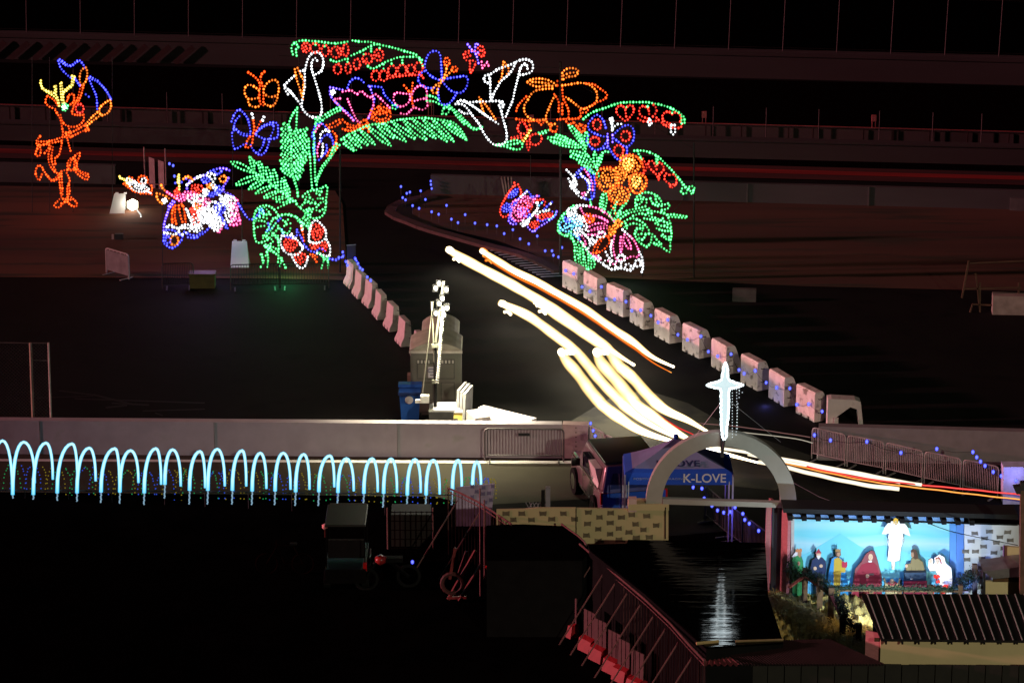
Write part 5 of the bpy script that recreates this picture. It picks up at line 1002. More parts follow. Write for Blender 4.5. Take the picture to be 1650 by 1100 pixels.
clu, cp = solo('lighted_peacock', 'crowded violet, pink and white lighted figure left of the arch', 'L', '''
v:350,520 300,580 260,680 235,780 235,860 265,890; v:330,510 290,560 280,600; w:490,330 540,290 600,250 680,225 740,240 780,300 815,360; v:500,320 560,270 640,235 700,225; v:490,370 500,330; b:690,225 720,200 750,180 820,155; v:820,150 900,148 960,170; b:870,180 830,215 800,190; v:950,255 920,310 890,360 905,410 960,430 1000,460; w:720,200 790,215 800,260
o@890,265,38,34; o*740,345,34,24; o:205,335 225,375 270,410; m:270,410 330,450 400,500; n:290,430 350,470; o:155,425 160,480 210,540 215,500; o:190,430 240,450 290,480; w*245,505,22,22; y:400,220 405,380; y:388,240 390,300; b:360,310 430,300; o:450,265 480,240 520,245 550,275; v:480,260 520,290
r*600,375,62,48; r:360,400 380,370 400,410; w*700,410,28,36; b*835,385,44,44; b*700,280,44,24; b*760,440,36,22; w:760,330 800,380 850,440; n:340,580 325,640 325,700 330,745; n:360,600 355,680 370,760; n:430,540 400,570 420,680 440,740; n:450,570 465,650 475,740; n:360,560 400,560 440,560; r:530,600 560,680 570,760; r:550,600 600,680 620,740
w:480,600 500,660 530,700 540,770 520,840; w:500,620 520,690 545,760; w:265,795 310,770 350,800 400,810 440,780 500,770 560,800; w:280,800 330,800; w:400,820 450,800 500,810; b:260,830 330,830 400,870 440,900; w:240,860 300,870 350,880 400,850; b:235,880 235,970 280,1010 320,1030 380,1000 430,940; b@280,940,30,36; o@350,945,44,54; w:440,880 480,860
b:500,910 560,915 610,905 680,860 740,800; b:460,850 520,880 600,890 660,850; w*600,810,60,36; w*580,480,90,44; m*520,440,66,38; w*640,560,80,60; r*600,600,50,44; w*700,660,90,80; w*790,600,60,90; w*830,750,70,70; m*430,470,52,40; m*680,520,66,40; b*850,590,60,70; b:820,560 870,680 930,780 940,810; b:880,700 920,800
w*960,520,60,72; w*970,640,60,90; m*1010,560,46,90; m*1020,700,44,64; w*900,500,40,50; m:850,850 880,800 890,740; m:1040,580 1070,680 1080,760; w:920,440 960,460 1010,480; w*620,700,70,60; m:830,850 860,820; w:760,770 780,830 830,840; r*380,420,26,30; o*600,560,40,30; w*760,720,50,60; m:970,770 1030,775 1080,760''',
 262, 432, 390, 434, br=.054, step=5.0)
for x in (262, 390):
    a = RP(x, 432, cp, Vector((1,0,0)), -.3); a.z = 0
    MB().tube([a, RP(x, 300, cp, Vector((1,0,0)), -.3)], .02, 5).build('post', steel_dark, clu)
drg, gp = solo('lighted_dragonfly', 'violet, magenta and red lighted insect inside the arch opening by the right pillar', 'M', '''
r:410,160 350,180 290,255 240,330; r:240,330 200,400 160,480 145,560 165,620 215,640 265,610; r:430,200 455,260 450,310; b*340,295,90,34,-42; b*230,505,66,50,-50; r:355,135 360,180; v:540,250 500,300 440,350 400,390 310,450 300,520 290,600 270,690 320,745 380,740; b:540,250 590,290 600,340; w:540,260 500,300 450,340
m*430,500,110,120; r*540,500,70,80; m*580,420,60,60; m*420,620,110,70; v*480,560,80,60; m:480,360 540,330 590,360; v:600,370 640,340 690,330 720,330; m:690,330 660,380 640,420; r:650,400 720,390 760,375 810,410 800,460; w:700,430 720,480 690,540 620,620 560,690 480,770; w:680,430 700,500 640,590 580,660 500,740; w*520,720,46,34
w:450,740 480,700; v:980,560 960,620 880,690 780,750 700,800 640,855 570,810 540,750; c:970,570 950,620 870,680; b:640,850 720,790; r*655,750,66,48,-20; r*800,632,80,40,-15; b:910,420 860,460 800,520; w:900,430 890,445; w:870,530 800,540 740,560 700,600; w:860,545 790,560; b:780,400 740,450 700,470; c:760,430 720,470
b:700,680 760,700 850,660; v:920,560 980,560; b:580,600 540,650 600,640; m:640,600 700,640; r:880,580 930,600 890,640; b:400,390 380,440 330,480 310,560; v:310,560 300,650 350,700''',
 810, 392, 900, 398, br=.048, step=4.8)
for x in (822, 895):
    a = RP(x, 396, gp, Vector((1,0,0)), -.3); a.z = 0
    MB().tube([a, RP(x, 330, gp, Vector((1,0,0)), -.3)], .015, 5).build('post', steel_dark, drg)
sml, sp_ = solo('lighted_bird', 'small white hot lighted figure above the floodlight at far left', 'N', '''
y:235,135 265,160 300,180; y:240,150 280,160; w*330,180,40,24,20; n:270,200 300,220 340,250 400,280 460,285 520,290; n@440,165,42,36; w@450,175,22,26; w*400,230,90,34,18; n:320,140 350,150 380,190; n:480,190 520,220 520,260; w:440,230 480,260 510,280; o:290,190 340,230; n:470,250 515,270 520,295; y:310,150 340,180''',
 195, 330, 245, 332, br=.048, step=4.4)
a = RP(218, 330, sp_, Vector((1,0,0)), -.1); a.z = 0
MB().tube([a, RP(218, 300, sp_, Vector((1,0,0)), -.1)], .02, 5).build('post', steel_dark, sml)
# ================================================================== NATIVITY STAGE
NB = flat(G(1400, 962)); nbp = lambda u, v, o=0: RP(u, v, NB, GX, o)      # backdrop plane
NF = flat(G(1400, 966)); nfp = lambda u, v, o=0: RP(u, v, NF, GX, o)      # figures plane
t = thing('nativity_stage', 'open shed with a pale blue painted sky backdrop behind the nativity figures', 'stage', NB)
# painted backdrop: sky with pale bands and a distant mountain (flat print)
def backdrop_mat():
    m = bpy.data.materials.new('painted_sky_backdrop'); m.use_nodes = True; n = m.node_tree; N = n.nodes; b = N['Principled BSDF']; b.inputs['Roughness'].default_value = .8
    tc = N.new('ShaderNodeTexCoord'); sx = N.new('ShaderNodeSeparateXYZ'); n.links.new(tc.outputs['Object'], sx.inputs[0])
    nz = N.new('ShaderNodeTexNoise'); nz.inputs['Scale'].default_value = 1.2; mp = N.new('ShaderNodeMapping'); mp.inputs['Scale'].default_value = (.35, 1, 3)
    n.links.new(tc.outputs['Object'], mp.inputs[0]); n.links.new(mp.outputs[0], nz.inputs['Vector'])
    ad = N.new('ShaderNodeMath'); ad.operation = 'MULTIPLY_ADD'; ad.inputs[1].default_value = .5; n.links.new(nz.outputs['Fac'], ad.inputs[0]); n.links.new(sx.outputs['Z'], ad.inputs[2])
    cr = N.new('ShaderNodeValToRGB'); e = cr.color_ramp.elements; e[0].position = .25; e[0].color = (.10,.42,.66,1); e[1].position = 1; e[1].color = (.16,.60,.66,1)
    for p, c in ((.50,(.14,.50,.62,1)),(.60,(.36,.60,.66,1)),(.68,(.16,.56,.64,1)),(.80,(.32,.64,.68,1)),(.88,(.15,.58,.64,1))): k = e.new(p); k.color = c
    dv = N.new('ShaderNodeMath'); dv.operation = 'DIVIDE'; dv.inputs[1].default_value = 3.0; n.links.new(ad.outputs[0], dv.inputs[0]); n.links.new(dv.outputs[0], cr.inputs[0])
    n.links.new(cr.outputs[0], b.inputs['Base Color']); return m
bd_m = backdrop_mat(); mt_m = mat('painted_mountain', (.145,.52,.62), .8, noise=.04); side_m = mat('blue_side_board', (.10,.28,.62), .8, noise=.04)
def nplate(nm, pts, m, par, th, pf=nbp, off=0.0, sc=None):
    if sc: ox, oy, s = sc; pts = [(x/s+ox, y/s+oy) for x, y in pts]
    w3 = [pf(u, v, off) for u, v in pts]; n = Vector((0,1,0)); k = len(w3); mb = MB()
    mb.add(w3 + [p + n*th for p in w3], [tuple(range(k))[::-1], tuple(range(k,2*k))] + [(i,(i+1)%k,(i+1)%k+k,i+k) for i in range(k)])
    return mb.build(nm, m, par)
bk = nplate('backdrop', [(1277,962),(1530,962),(1530,841),(1279,834)], bd_m, t, .04)
nplate('painted_mountain', [(1277,905),(1310,885),(1354,859),(1392,884),(1392,930),(1277,935)], mt_m, bk, .004, nbp, .006)
nplate('painted_mountain', [(1394,930),(1394,884),(1425,878),(1470,893),(1529,902),(1529,930)], mat('painted_mountain_pale', (.17,.57,.66), .8, noise=.04), bk, .004, nbp, .006)
nplate('side_board', [(1530.5,962),(1541,962),(1541,842),(1530.5,841)], side_m, t, .04, nbp, .05); nplate('side_board', [(1541.5,962),(1553,962),(1553,843),(1541.5,842)], mat('blue_side_board2', (.09,.22,.58), .8, noise=.04), t, .04, nbp, .12)
nplate('corner_post', [(1274,955),(1279,955),(1280,832),(1275,831)], mat('pale_grey_paint2', (.4,.38,.36), .7), t, .08, nbp, .1)
# left side wall, outer face lit red
a = nbp(1270, 829, .1); b = nbp(1245, 829, 0); H = a.z
q0 = flat(a); q1 = q0 + Vector((-.42,1.35,0)); MB().hexa([q1, q0, q0+Vector((.08,0,0)), q1+Vector((.08,0,0)), q1+Vector((0,0,H)), q0+Vector((0,0,H)), q0+Vector((.08,0,H)), q1+Vector((.08,0,H))]).build('side_wall', red_wood, t)
# roof edge, rafters with lit bays between
z2 = nbp(1400, 838, .5).z
for i in range(14):
    u = 1273 + i*22.5; v = 826.5 + (u-1275)*.027
    p = nbp(u, v + 5, .32); MB().box(p + Vector((0,.1,0)), (.13,.5,.13)).build('rafter', rubber, t)
nplate('roof_edge', [(1262,825.5),(1640,836.5),(1640,829),(1262,819)], mat('black_roof_felt', (.005,.005,.005), .8), t, .75, nbp, .4)
nplate('soffit_board', [(1277,836),(1553,843),(1553,834),(1277,828)], mat('pale_blue_fascia', (.16,.30,.62), .8), t, .03, nbp, .02)
nplate('lower_lip', [(1272,835.5),(1640,846.5),(1640,844),(1272,833)], rubber, t, .05, nbp, .25)
# white stencilled wall to the right
t2 = thing('stencilled_wall', 'white board wall with grey stencilled stones right of the nativity backdrop', 'wall', flat(nbp(1600, 962)))
nplate('panel', [(1554,985),(1643,985),(1642,846),(1554,843)], whitewall, t2, .06, nbp, .13)
spl = lambda u, v: nbp(u, v, .135)
for u, v in ((1570.5,859),(1594.5,856),(1623.5,857),(1564.5,871.5),(1586,867),(1611,865),(1605.5,874),(1628,870),(1584.5,880),(1556.5,888),(1572,888),(1601.5,890),(1558,901),(1582.5,899),(1599.5,905.5),(1617,883),(1617,897),(1581.5,914),(1581.5,930),(1581.5,946)):
    stencil(t2, u, v, stone_g, spl, 11, 6.5)
# figures: painted plywood cut-outs, drawn in zoomed pixels
F7 = (1260, 820, 5.5)
def cutout(name, lab, parts, off=0.0, cat='cutout figure', grp='painted nativity cutouts', pf=nfp):
    allp = [q for p in parts for q in p[2]]; x = sum(q[0] for q in allp)/len(allp)/5.5+1260
    t = thing(name, lab, cat, flat(pf(x, 972, off)), grp)
    base = t; first = None
    p0_ = parts[0][2]; cx_ = sum(q[0] for q in p0_)/len(p0_); cy_ = sum(q[1] for q in p0_)/len(p0_)
    nplate('outline', [(a + (2.6 if a > cx_ else -2.6), b_ + (2.2 if b_ > cy_ else -2.6)) for a, b_ in p0_], mat('dark_outline_paint', (.03,.02,.02), .8), t, .018, pf, off - .003, F7)
    for i, (nm, col, pts) in enumerate(parts):
        m = mat('paint_' + '_'.join(str(int(c*100)) for c in col), col, .8, noise=.05)
        o = nplate(nm, pts, m, t, .02 if i == 0 else .006, pf, off + .0045*i, F7)
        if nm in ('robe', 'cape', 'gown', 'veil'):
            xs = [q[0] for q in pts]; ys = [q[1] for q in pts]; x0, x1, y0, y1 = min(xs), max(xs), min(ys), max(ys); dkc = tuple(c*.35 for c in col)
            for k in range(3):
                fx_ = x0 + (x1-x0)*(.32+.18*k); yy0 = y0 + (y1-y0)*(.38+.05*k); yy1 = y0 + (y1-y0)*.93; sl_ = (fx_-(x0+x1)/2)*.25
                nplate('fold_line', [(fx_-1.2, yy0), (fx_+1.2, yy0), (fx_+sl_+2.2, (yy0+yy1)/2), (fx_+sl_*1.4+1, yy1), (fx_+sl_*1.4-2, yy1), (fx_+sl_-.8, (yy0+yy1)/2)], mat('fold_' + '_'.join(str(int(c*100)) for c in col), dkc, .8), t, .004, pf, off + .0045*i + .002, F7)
        if nm == 'face' and len(pts) > 8:
            ax, ay = sum(q[0] for q in pts)/len(pts), sum(q[1] for q in pts)/len(pts)
            for ex in (-7, 7): nplate('eye', [(ax+ex-3, ay-4), (ax+ex+3, ay-4), (ax+ex+3, ay-1), (ax+ex-3, ay-1)], mat('dark_outline_paint', (.03,.02,.02), .8), t, .003, pf, off + .0045*i + .003, F7)
            nplate('mouth', [(ax-5, ay+11), (ax+5, ay+11), (ax+4, ay+14), (ax-4, ay+14)], mat('mouth_paint', (.25,.05,.04), .8), t, .003, pf, off + .0045*i + .003, F7)
    return t
def ell(cx, cy, rx, ry, n=12): return [(cx+rx*math.cos(2*math.pi*i/n), cy+ry*math.sin(2*math.pi*i/n)) for i in range(n)]
SK = (.36,.20,.12); SKL = (.55,.36,.24); GO = (.40,.28,.05)
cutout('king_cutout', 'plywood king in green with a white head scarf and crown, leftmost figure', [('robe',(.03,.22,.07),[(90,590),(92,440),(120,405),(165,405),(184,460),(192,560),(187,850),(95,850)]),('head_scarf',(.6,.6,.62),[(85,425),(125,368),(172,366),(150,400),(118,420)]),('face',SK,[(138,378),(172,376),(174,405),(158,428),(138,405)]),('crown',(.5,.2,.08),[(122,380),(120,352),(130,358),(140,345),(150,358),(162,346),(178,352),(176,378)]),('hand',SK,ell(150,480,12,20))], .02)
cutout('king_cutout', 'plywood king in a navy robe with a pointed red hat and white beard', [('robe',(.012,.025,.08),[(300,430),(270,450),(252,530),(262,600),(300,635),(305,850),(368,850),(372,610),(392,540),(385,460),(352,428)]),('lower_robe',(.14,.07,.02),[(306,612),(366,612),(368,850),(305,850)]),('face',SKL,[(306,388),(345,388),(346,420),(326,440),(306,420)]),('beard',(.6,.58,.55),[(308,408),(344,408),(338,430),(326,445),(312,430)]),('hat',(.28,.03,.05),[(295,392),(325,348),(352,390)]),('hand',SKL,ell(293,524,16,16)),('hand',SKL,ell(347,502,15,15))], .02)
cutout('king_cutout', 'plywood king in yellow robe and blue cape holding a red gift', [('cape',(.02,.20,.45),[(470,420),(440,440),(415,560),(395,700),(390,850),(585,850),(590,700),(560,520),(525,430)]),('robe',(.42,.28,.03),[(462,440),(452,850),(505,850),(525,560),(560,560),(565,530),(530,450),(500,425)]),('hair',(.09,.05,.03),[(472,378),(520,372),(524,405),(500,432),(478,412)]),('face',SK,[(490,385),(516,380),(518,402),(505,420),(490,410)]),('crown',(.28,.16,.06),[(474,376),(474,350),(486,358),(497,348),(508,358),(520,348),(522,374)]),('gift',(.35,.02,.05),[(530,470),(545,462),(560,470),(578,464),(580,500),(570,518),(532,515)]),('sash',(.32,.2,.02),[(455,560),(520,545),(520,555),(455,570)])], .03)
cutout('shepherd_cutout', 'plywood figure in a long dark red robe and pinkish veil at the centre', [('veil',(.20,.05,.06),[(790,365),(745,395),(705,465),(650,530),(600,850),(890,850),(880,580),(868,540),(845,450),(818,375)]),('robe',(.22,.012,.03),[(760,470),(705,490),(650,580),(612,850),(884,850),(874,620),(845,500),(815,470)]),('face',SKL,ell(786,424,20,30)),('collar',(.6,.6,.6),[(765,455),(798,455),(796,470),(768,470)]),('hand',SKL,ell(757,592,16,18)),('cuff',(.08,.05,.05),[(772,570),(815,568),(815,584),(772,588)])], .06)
cutout('manger_cutout', 'plywood manger with the swaddled baby at the feet of the standing figures', [('manger',(.45,.34,.18),[(900,610),(912,612),(925,650),(960,672),(1000,672),(1030,650),(1038,612),(1050,612),(1042,665),(1030,800),(925,800),(912,665)]),('blanket',(.3,.04,.05),[(928,655),(945,640),(1005,640),(1025,655),(1008,675),(945,675)]),('face',SKL,ell(975,638,20,22))], .05)
cutout('carpenter_cutout', 'plywood bearded man in a tan robe leaning behind the dark blue box', [('robe',(.22,.17,.08),[(1150,435),(1200,430),(1250,470),(1268,560),(1262,640),(1110,640),(1095,490),(1140,480)]),('hair',(.07,.035,.02),[(1140,365),(1165,350),(1192,365),(1205,400),(1208,435),(1180,445),(1150,420)]),('face',SK,[(1142,385),(1165,380),(1170,415),(1155,432),(1143,415)]),('hand',SKL,ell(1104,502,12,16))], .03)
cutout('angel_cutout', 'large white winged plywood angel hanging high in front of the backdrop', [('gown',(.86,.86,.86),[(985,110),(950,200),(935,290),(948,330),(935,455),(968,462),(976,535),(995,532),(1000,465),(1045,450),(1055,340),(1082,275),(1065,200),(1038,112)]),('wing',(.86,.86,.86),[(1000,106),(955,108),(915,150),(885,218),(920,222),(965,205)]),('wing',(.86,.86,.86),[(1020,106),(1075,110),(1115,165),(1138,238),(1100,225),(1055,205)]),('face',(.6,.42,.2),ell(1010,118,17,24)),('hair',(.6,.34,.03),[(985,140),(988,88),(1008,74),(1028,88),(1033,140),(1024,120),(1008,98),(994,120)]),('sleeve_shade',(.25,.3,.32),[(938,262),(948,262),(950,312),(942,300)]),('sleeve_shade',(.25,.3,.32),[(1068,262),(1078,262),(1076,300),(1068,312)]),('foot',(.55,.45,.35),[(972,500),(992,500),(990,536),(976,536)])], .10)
cutout('kneeling_cutout', 'white plywood kneeling woman with raised hand at the right end of the stage', [('robe',(.86,.86,.86),[(1395,400),(1440,425),(1452,480),(1500,520),(1508,640),(1500,850),(1400,850),(1395,620),(1362,545),(1312,548),(1294,512),(1300,450),(1322,432),(1340,445),(1338,490),(1352,470),(1352,430)]),('hair_line',(.4,.1,.06),[(1360,430),(1392,422),(1412,450),(1418,485),(1408,490),(1398,448),(1378,436),(1362,455)]),('face',(.7,.55,.42),ell(1380,462,18,26)),('hand',(.7,.55,.42),ell(1318,462,14,22))], .12)
t = thing('storage_box', 'dark blue box in front of the leaning man on the stage', 'box', flat(nfp(1475,972,.2))); 
a, b = nfp(1457.5,935,.2), nfp(1492.5,935,.2); c_ = nfp(1457.5,922,.2)
MB().hexa([flat(a),flat(b),flat(b)+Vector((0,.25,0)),flat(a)+Vector((0,.25,0)),flat(a)+Vector((0,0,c_.z)),flat(b)+Vector((0,0,c_.z)),flat(b)+Vector((0,.25,c_.z)),flat(a)+Vector((0,.25,c_.z))]).build('case', mat('navy_plastic', (.01,.03,.07), .5), t)
nplate('red_cloth', [(1456,965),(1494,965),(1494,935.5),(1456,935.5)], mat('dark_red_cloth', (.16,.01,.03), .9), t, .02, nfp, .23); nplate('label_plate', [(1467,933),(1471,933),(1471,931.5),(1467,931.5)], whitewall, t, .01, nfp, .215)
rp_ = mat('red_petals', (.75,.03,.02), .6)
for j, (u, v, r) in enumerate(((1509,928,.10),(1501,952,.10),(1517,951,.13),(1511,936,.07),(1524,944,.09),(1505,944,.06))):
    p = nfp(u, v, .28); t = thing('poinsettia', ['red poinsettia topmost by the kneeling figure','red poinsettia at the left of the clump by the kneeling figure','largest red poinsettia low in the clump by the kneeling figure','small red poinsettia under the topmost one','red poinsettia at the right of the clump against the white robe','smallest red poinsettia in the middle of the clump'][j], 'flower', flat(p) + Vector((0,0,0)), 'red poinsettias on the stage')
    MB().tube([flat(p), p], .01, 4).build('stem', leaf_m, t); mb = MB()
    for k in range(16):
        a_ = random.random()*6.28; el = random.uniform(-.8,.8); dv = Vector((math.cos(a_)*math.cos(el), -abs(math.sin(a_))*.5, math.sin(el)+.1*math.sin(a_))).normalized(); sd = dv.cross(Vector((0,1,.1))).normalized()
        mb.add([p, p + dv*r*.5 + sd*r*.28, p + dv*r, p + dv*r*.5 - sd*r*.28], [(0,1,2,3)])
    mb.build('petals', rp_, t)
# stage lamps (cool floods standing behind the cabin roof)
lp = nfp(1442, 985, 3.1); lp.z = .80
t = thing('stage_floodlight', 'cool white floodlight on a stand in front of the stage behind the seam roof', 'floodlight', flat(lp))
MB().box(lp + Vector((0,-.12,0)), (.25,.08,.2)).build('lamp_housing', dsteel, t); MB().tube([flat(lp)+Vector((0,-.12,0)), lp+Vector((0,-.12,-.1))], .02, 5).build('stand', dsteel, t)
lamp('stage_lamp', 'SPOT', lp, 640, (.75,.94,1), nbp(1414, 880), .05, 105, .3)
lamp('blue_fill_lamp', 'SPOT', nfp(1400, 985, 4.2) + Vector((0,0,1.5)), 420, (.30,.42,1), nbp(1412, 895), .5, 75, .5)
lp2 = nfp(1560, 985, 1.0); lp2.z = .4; lamp('blue_stage_lamp', 'SPOT', lp2, 90, (.15,.3,1), nbp(1545, 900), .06, 80, .5)
lp3 = nfp(1520, 975, .75); lp3.z = .45; lamp('figure_lamp', 'SPOT', lp3, 22, (1,.96,.95), nfp(1518, 925), .04, 60, .6)
t = thing('stage_spotlight', 'small spotlight beside the poinsettia clump aimed at the kneeling figure', 'floodlight', flat(lp3)); MB().tube([flat(lp3), lp3 + Vector((0,-.08,-.05))], .02, 5).build('stand', dsteel, t); MB().box(lp3 + Vector((0,-.1,0)), (.1,.06,.1)).build('lamp_housing', dsteel, t)
# straw, rail fence, garland
hp = [(1232,962),(1262,955),(1300,968),(1330,975),(1385,1002),(1392,1036),(1420,1075),(1330,1070),(1290,1032),(1255,1000),(1236,985)]
hs = MB(); NX, NY = 60, 34
for iy in range(NY+1):
    for ix in range(NX+1):
        q = G(1236 + 170*ix/NX, 950 + 118*iy/NY, 0); e_ = min(ix, NX-ix, iy, NY-iy, 6)/6
        hs.v.append(Vector((q.x, q.y, .03 + e_*(.10 + .10*math.sin(ix*.9+iy*.5)*math.cos(iy*.8-ix*.3) + random.uniform(-.03,.05)))))
for iy in range(NY):
    for ix in range(NX): a_ = iy*(NX+1)+ix; hs.f.append((a_, a_+1, a_+NX+2, a_+NX+1))
hs.build('straw_bed', hay_m, kind='structure')
mb = MB(); 
A_, B_, D_ = G(1236,958,.0), G(1392,1040,.0), G(1262,955,.0)
for k in range(7000):
    s = random.random(); w_ = random.random(); u = 1244 + s*150 + random.uniform(-14,26); v = 960 + s*78 + random.uniform(-8,22)
    p = G(u, v, random.uniform(.05,.30)*(.4+.6*w_)); a_ = random.random()*6.28; dv = Vector((math.cos(a_), math.sin(a_), random.uniform(-.3,.5))).normalized()*random.uniform(.07,.18); sd = Vector((-dv.y, dv.x, 0)).normalized()*.018
    mb.add([p, p+sd, p+sd+dv, p+dv], [(0,1,2,3)])
o = mb.build('straw', hay_m, kind='stuff'); tag(o, 'loose golden straw spilling beside the nativity stage rail', 'straw')
lamp('straw_lamp', 'SPOT', nfp(1420, 990, 1.1) + Vector((.3,-.9,1.6)), 75, (1,.70,.28), G(1362,1015), .08, 52, .9)
t = thing('rail_fence', 'low brown rail fence with chunky posts around the nativity straw', 'fence', G(1296,985))
pts = [(1296,975,915),(1320,990,931),(1338,1005,946),(1357,1030,990),(1383,1040,1004)]
tops = []
for u, vb, vt in pts:
    b = G(u, vb); tp = RP(u, vt, b, GX); MB().box((b.x, b.y, tp.z/2), (.15,.13,tp.z)).build('post', wood, t); tops.append(Vector((b.x,b.y,tp.z*.8)))
for i, (a, b) in enumerate(zip(tops, tops[1:])): MB().bar(a+Vector((0,-.08,0)), b+Vector((0,-.08,0)), .09, .04).build('rail', wood if i % 2 else mat('red_rail', (.35,.08,.05), .8), t)
MB().bar(G(1271,946,.62), tops[0], .09, .04).build('rail', mat('red_rail', (.35,.08,.05), .8), t)
fpd = flat(G(1400, 985)); fp2 = lambda u, v: RP(u, v, fpd, GX)
for u in (1404,1450,1500,1548): 
    a = fp2(u, 942); MB().box((a.x, a.y, a.z/2), (.12,.1,a.z)).build('post', wood, t)
MB().bar(fp2(1330,950), fp2(1560,952), .08, .05).build('rail', wood, t)
def garland(lab, path, rad, n):
    mb = MB(); P = smooth_pts(path, .03)
    mb2 = MB(); mb2.tube(P[::4] + [P[-1]], .03, 5)
    for k in range(n):
        c = random.choice(P); rr = rad * random.uniform(.6, 1.15); a_, e_ = random.random()*6.28, random.uniform(-1.57,1.57)
        q = c + Vector((math.cos(a_)*math.cos(e_), math.sin(a_)*math.cos(e_), math.sin(e_)))*rr*random.random()**.5
        dv = Vector((random.gauss(0,1), random.gauss(0,1), random.gauss(0,1))).normalized()*random.uniform(.035,.075); sd = dv.cross(Vector((random.random(), random.random(), 1))).normalized()*.014
        mb.add([q, q+dv*.5+sd, q+dv, q+dv*.5-sd], [(0,1,2,3)])
    t = thing('garland', lab, 'garland', P[0], 'evergreen garlands on the stage rail'); mb2.build('rope', leaf_m, t); mb.build('needles', leaf_m, t, kind='stuff')
garland('evergreen garland along the front rail below the painted figures', [fp2(1326,947)+Vector((0,-.06,0)), fp2(1360,944)+Vector((0,-.06,0)), fp2(1400,945)+Vector((0,-.06,0)), fp2(1450,946)+Vector((0,-.06,0)), fp2(1500,946)+Vector((0,-.06,0)), fp2(1535,947)+Vector((0,-.06,0))], .10, 2600)
garland('thick evergreen garland drooping down the left rail over the straw', [nfp(1272,906,.2), nfp(1276,925,.25), tops[0]+Vector((.02,-.1,.08)), tops[1]+Vector((.05,-.1,.12)), tops[2]+Vector((.15,-.1,-.05)), tops[3]+Vector((.05,-.1,.2)), tops[4]+Vector((-.1,-.1,.0))], .22, 5200)
garland('clump of evergreen at the right end of the stage by the stencilled wall', [nfp(1540,948,.35), nfp(1550,940,.35), nfp(1562,930,.35), nfp(1572,922,.35)], .24, 2600)
t = thing('rail_post', 'brown post rising from the evergreen clump before the stencilled wall', 'post', flat(nfp(1570,985,.4))); nplate('post', [(1567,985),(1575,985),(1575,909),(1567,909)], wood, t, .1, nfp, .4)

# ================================================================== BLUE STRING LIGHTS
bigblue = glow('blue_lamp_glass', (.004,.004,1), (.14,.18,1), 1.3, 2.2)
def string(lab, pts, r=.05, cable=True, grp='blue string lights'):
    t = thing('string_lights', lab, 'string lights', pts[0], grp)
    src = None
    for p in pts:
        if src is None: src = MB().ball(p, r, 1.35).build('bulb', bigblue, t, smooth=True); src0 = Vector(p)
        else:
            c = src.copy(); C.objects.link(c); c.parent = t; c.location = Vector(p) - src0
    if cable:
        mb = MB()
        for a, b in zip(pts, pts[1:]): mb.tube([a, a.lerp(b, .5) - Vector((0,0,.06)), b], .006, 4)
        mb.build('cable', rubber, t)
def zz(lst, ox, oy, s): return [(x/s+ox, y/s+oy) for x, y in lst]
RPn = lambda u, v: RP(u, v, RP0, rdir, .06)
string('blue bulbs strung along the faces of the right row of concrete barriers', [RPn(u, v) for u, v in zz([(188,132),(236,150),(285,228),(332,255),(400,228),(428,300),(478,302),(545,315),(580,368),(632,365),(692,398),(735,437),(792,422),(852,510),(908,540),(988,520),(1032,610),(1087,637),(1166,625),(1213,718),(1243,740),(1308,722)], 860,400,3.667) + zz([(212,543),(260,595),(306,617),(365,620),(395,692),(448,690),(508,722)], 1140,400,2.75)], .052)
BR0 = G(1306,739); brd = (G(1609,805)-BR0).normalized()
string('blue bulbs strung along the row of steel barricades at the right', [RP(u, v, BR0, brd, .05) for u, v in zz([(474,827),(545,850),(706,856),(857,905),(1016,888),(1176,902),(1193,925),(1210,944),(1230,963),(1266,990),(1302,1008),(1366,1028)], 1140,400,2.75)], .055)
string('blue bulbs around the dark sign at the top of the left barrier row', [RP(u, v, LP0, ldir, .12) for u, v in zz([(5,68),(22,55),(47,48),(45,23),(65,80),(72,100),(120,63),(135,90),(148,117),(162,127),(190,170),(210,190)], 540,400,3.667)], .05)
string('single blue bulb behind the portable toilets', [RP(692,548, LP0, ldir, 0)], .05, False)
isl = zz([(531,210),(603,255),(578,265),(690,245),(545,300),(568,318),(728,315),(625,365),(677,387),(778,415),(835,435),(898,363),(937,475),(1048,438),(990,503),(1127,507),(1225,520),(1303,530),(1362,592),(1432,560),(1490,635)], 540,260,5) + zz([(160,775),(228,712),(427,805),(292,832),(347,832),(358,868),(400,882),(415,940)], 820,240,5)
t = thing('path_lights', 'scattered blue bulbs on short stakes around the edge of the grass island', 'path lights', G(700,345)); src = None
for u, v in isl:
    p = G(u, v + 13); q = Vector((p.x, p.y, .32))
    s_ = MB().tube([p, q], .008, 4).build('stake', dsteel, t); MB().ball(q + Vector((0,0,.04)), .05, 1.3).build('bulb', bigblue, s_, smooth=True)
string('three blue bulbs in a column on the pink lit end of the grey wall', [RP(u, v, flat(G(694,313)), GX, .1) for u, v in ((694,292),(694.4,297.6),(695.6,304))], .045)
string('pair of blue bulbs above the violet lighted figure', [RP(u, v, flat(G(275,306)), GX) for u, v in ((273,264),(279,267),(281,284))], .055)
GWp = flat(G(1190, 880)); gwd = (G(1236,915)-G(1136,838)).normalized()
string('blue bulbs hanging in the dark gateway under the arch', [RP(u, v, GWp, gwd, .08) for u, v in zz([(895,515),(953,522),(968,588),(1020,637),(1057,668),(1098,682),(1140,677),(1173,648),(1225,690),(1238,730),(1268,755),(1330,803)], 900,660,4.125)], .05)
string('blue bulbs on the barricades behind the roof of the silver truck', [RP(u, v, G(949,738), (G(1005,768)-G(949,738)).normalized(), .05) for u, v in zz([(213,90),(230,138),(243,173),(275,202),(308,225)], 900,660,4.125)], .045)
string('single blue lamp in the dark lot by the wire cage', [RP(664.5,905, flat(G(665,960)), GX)], .05, False)
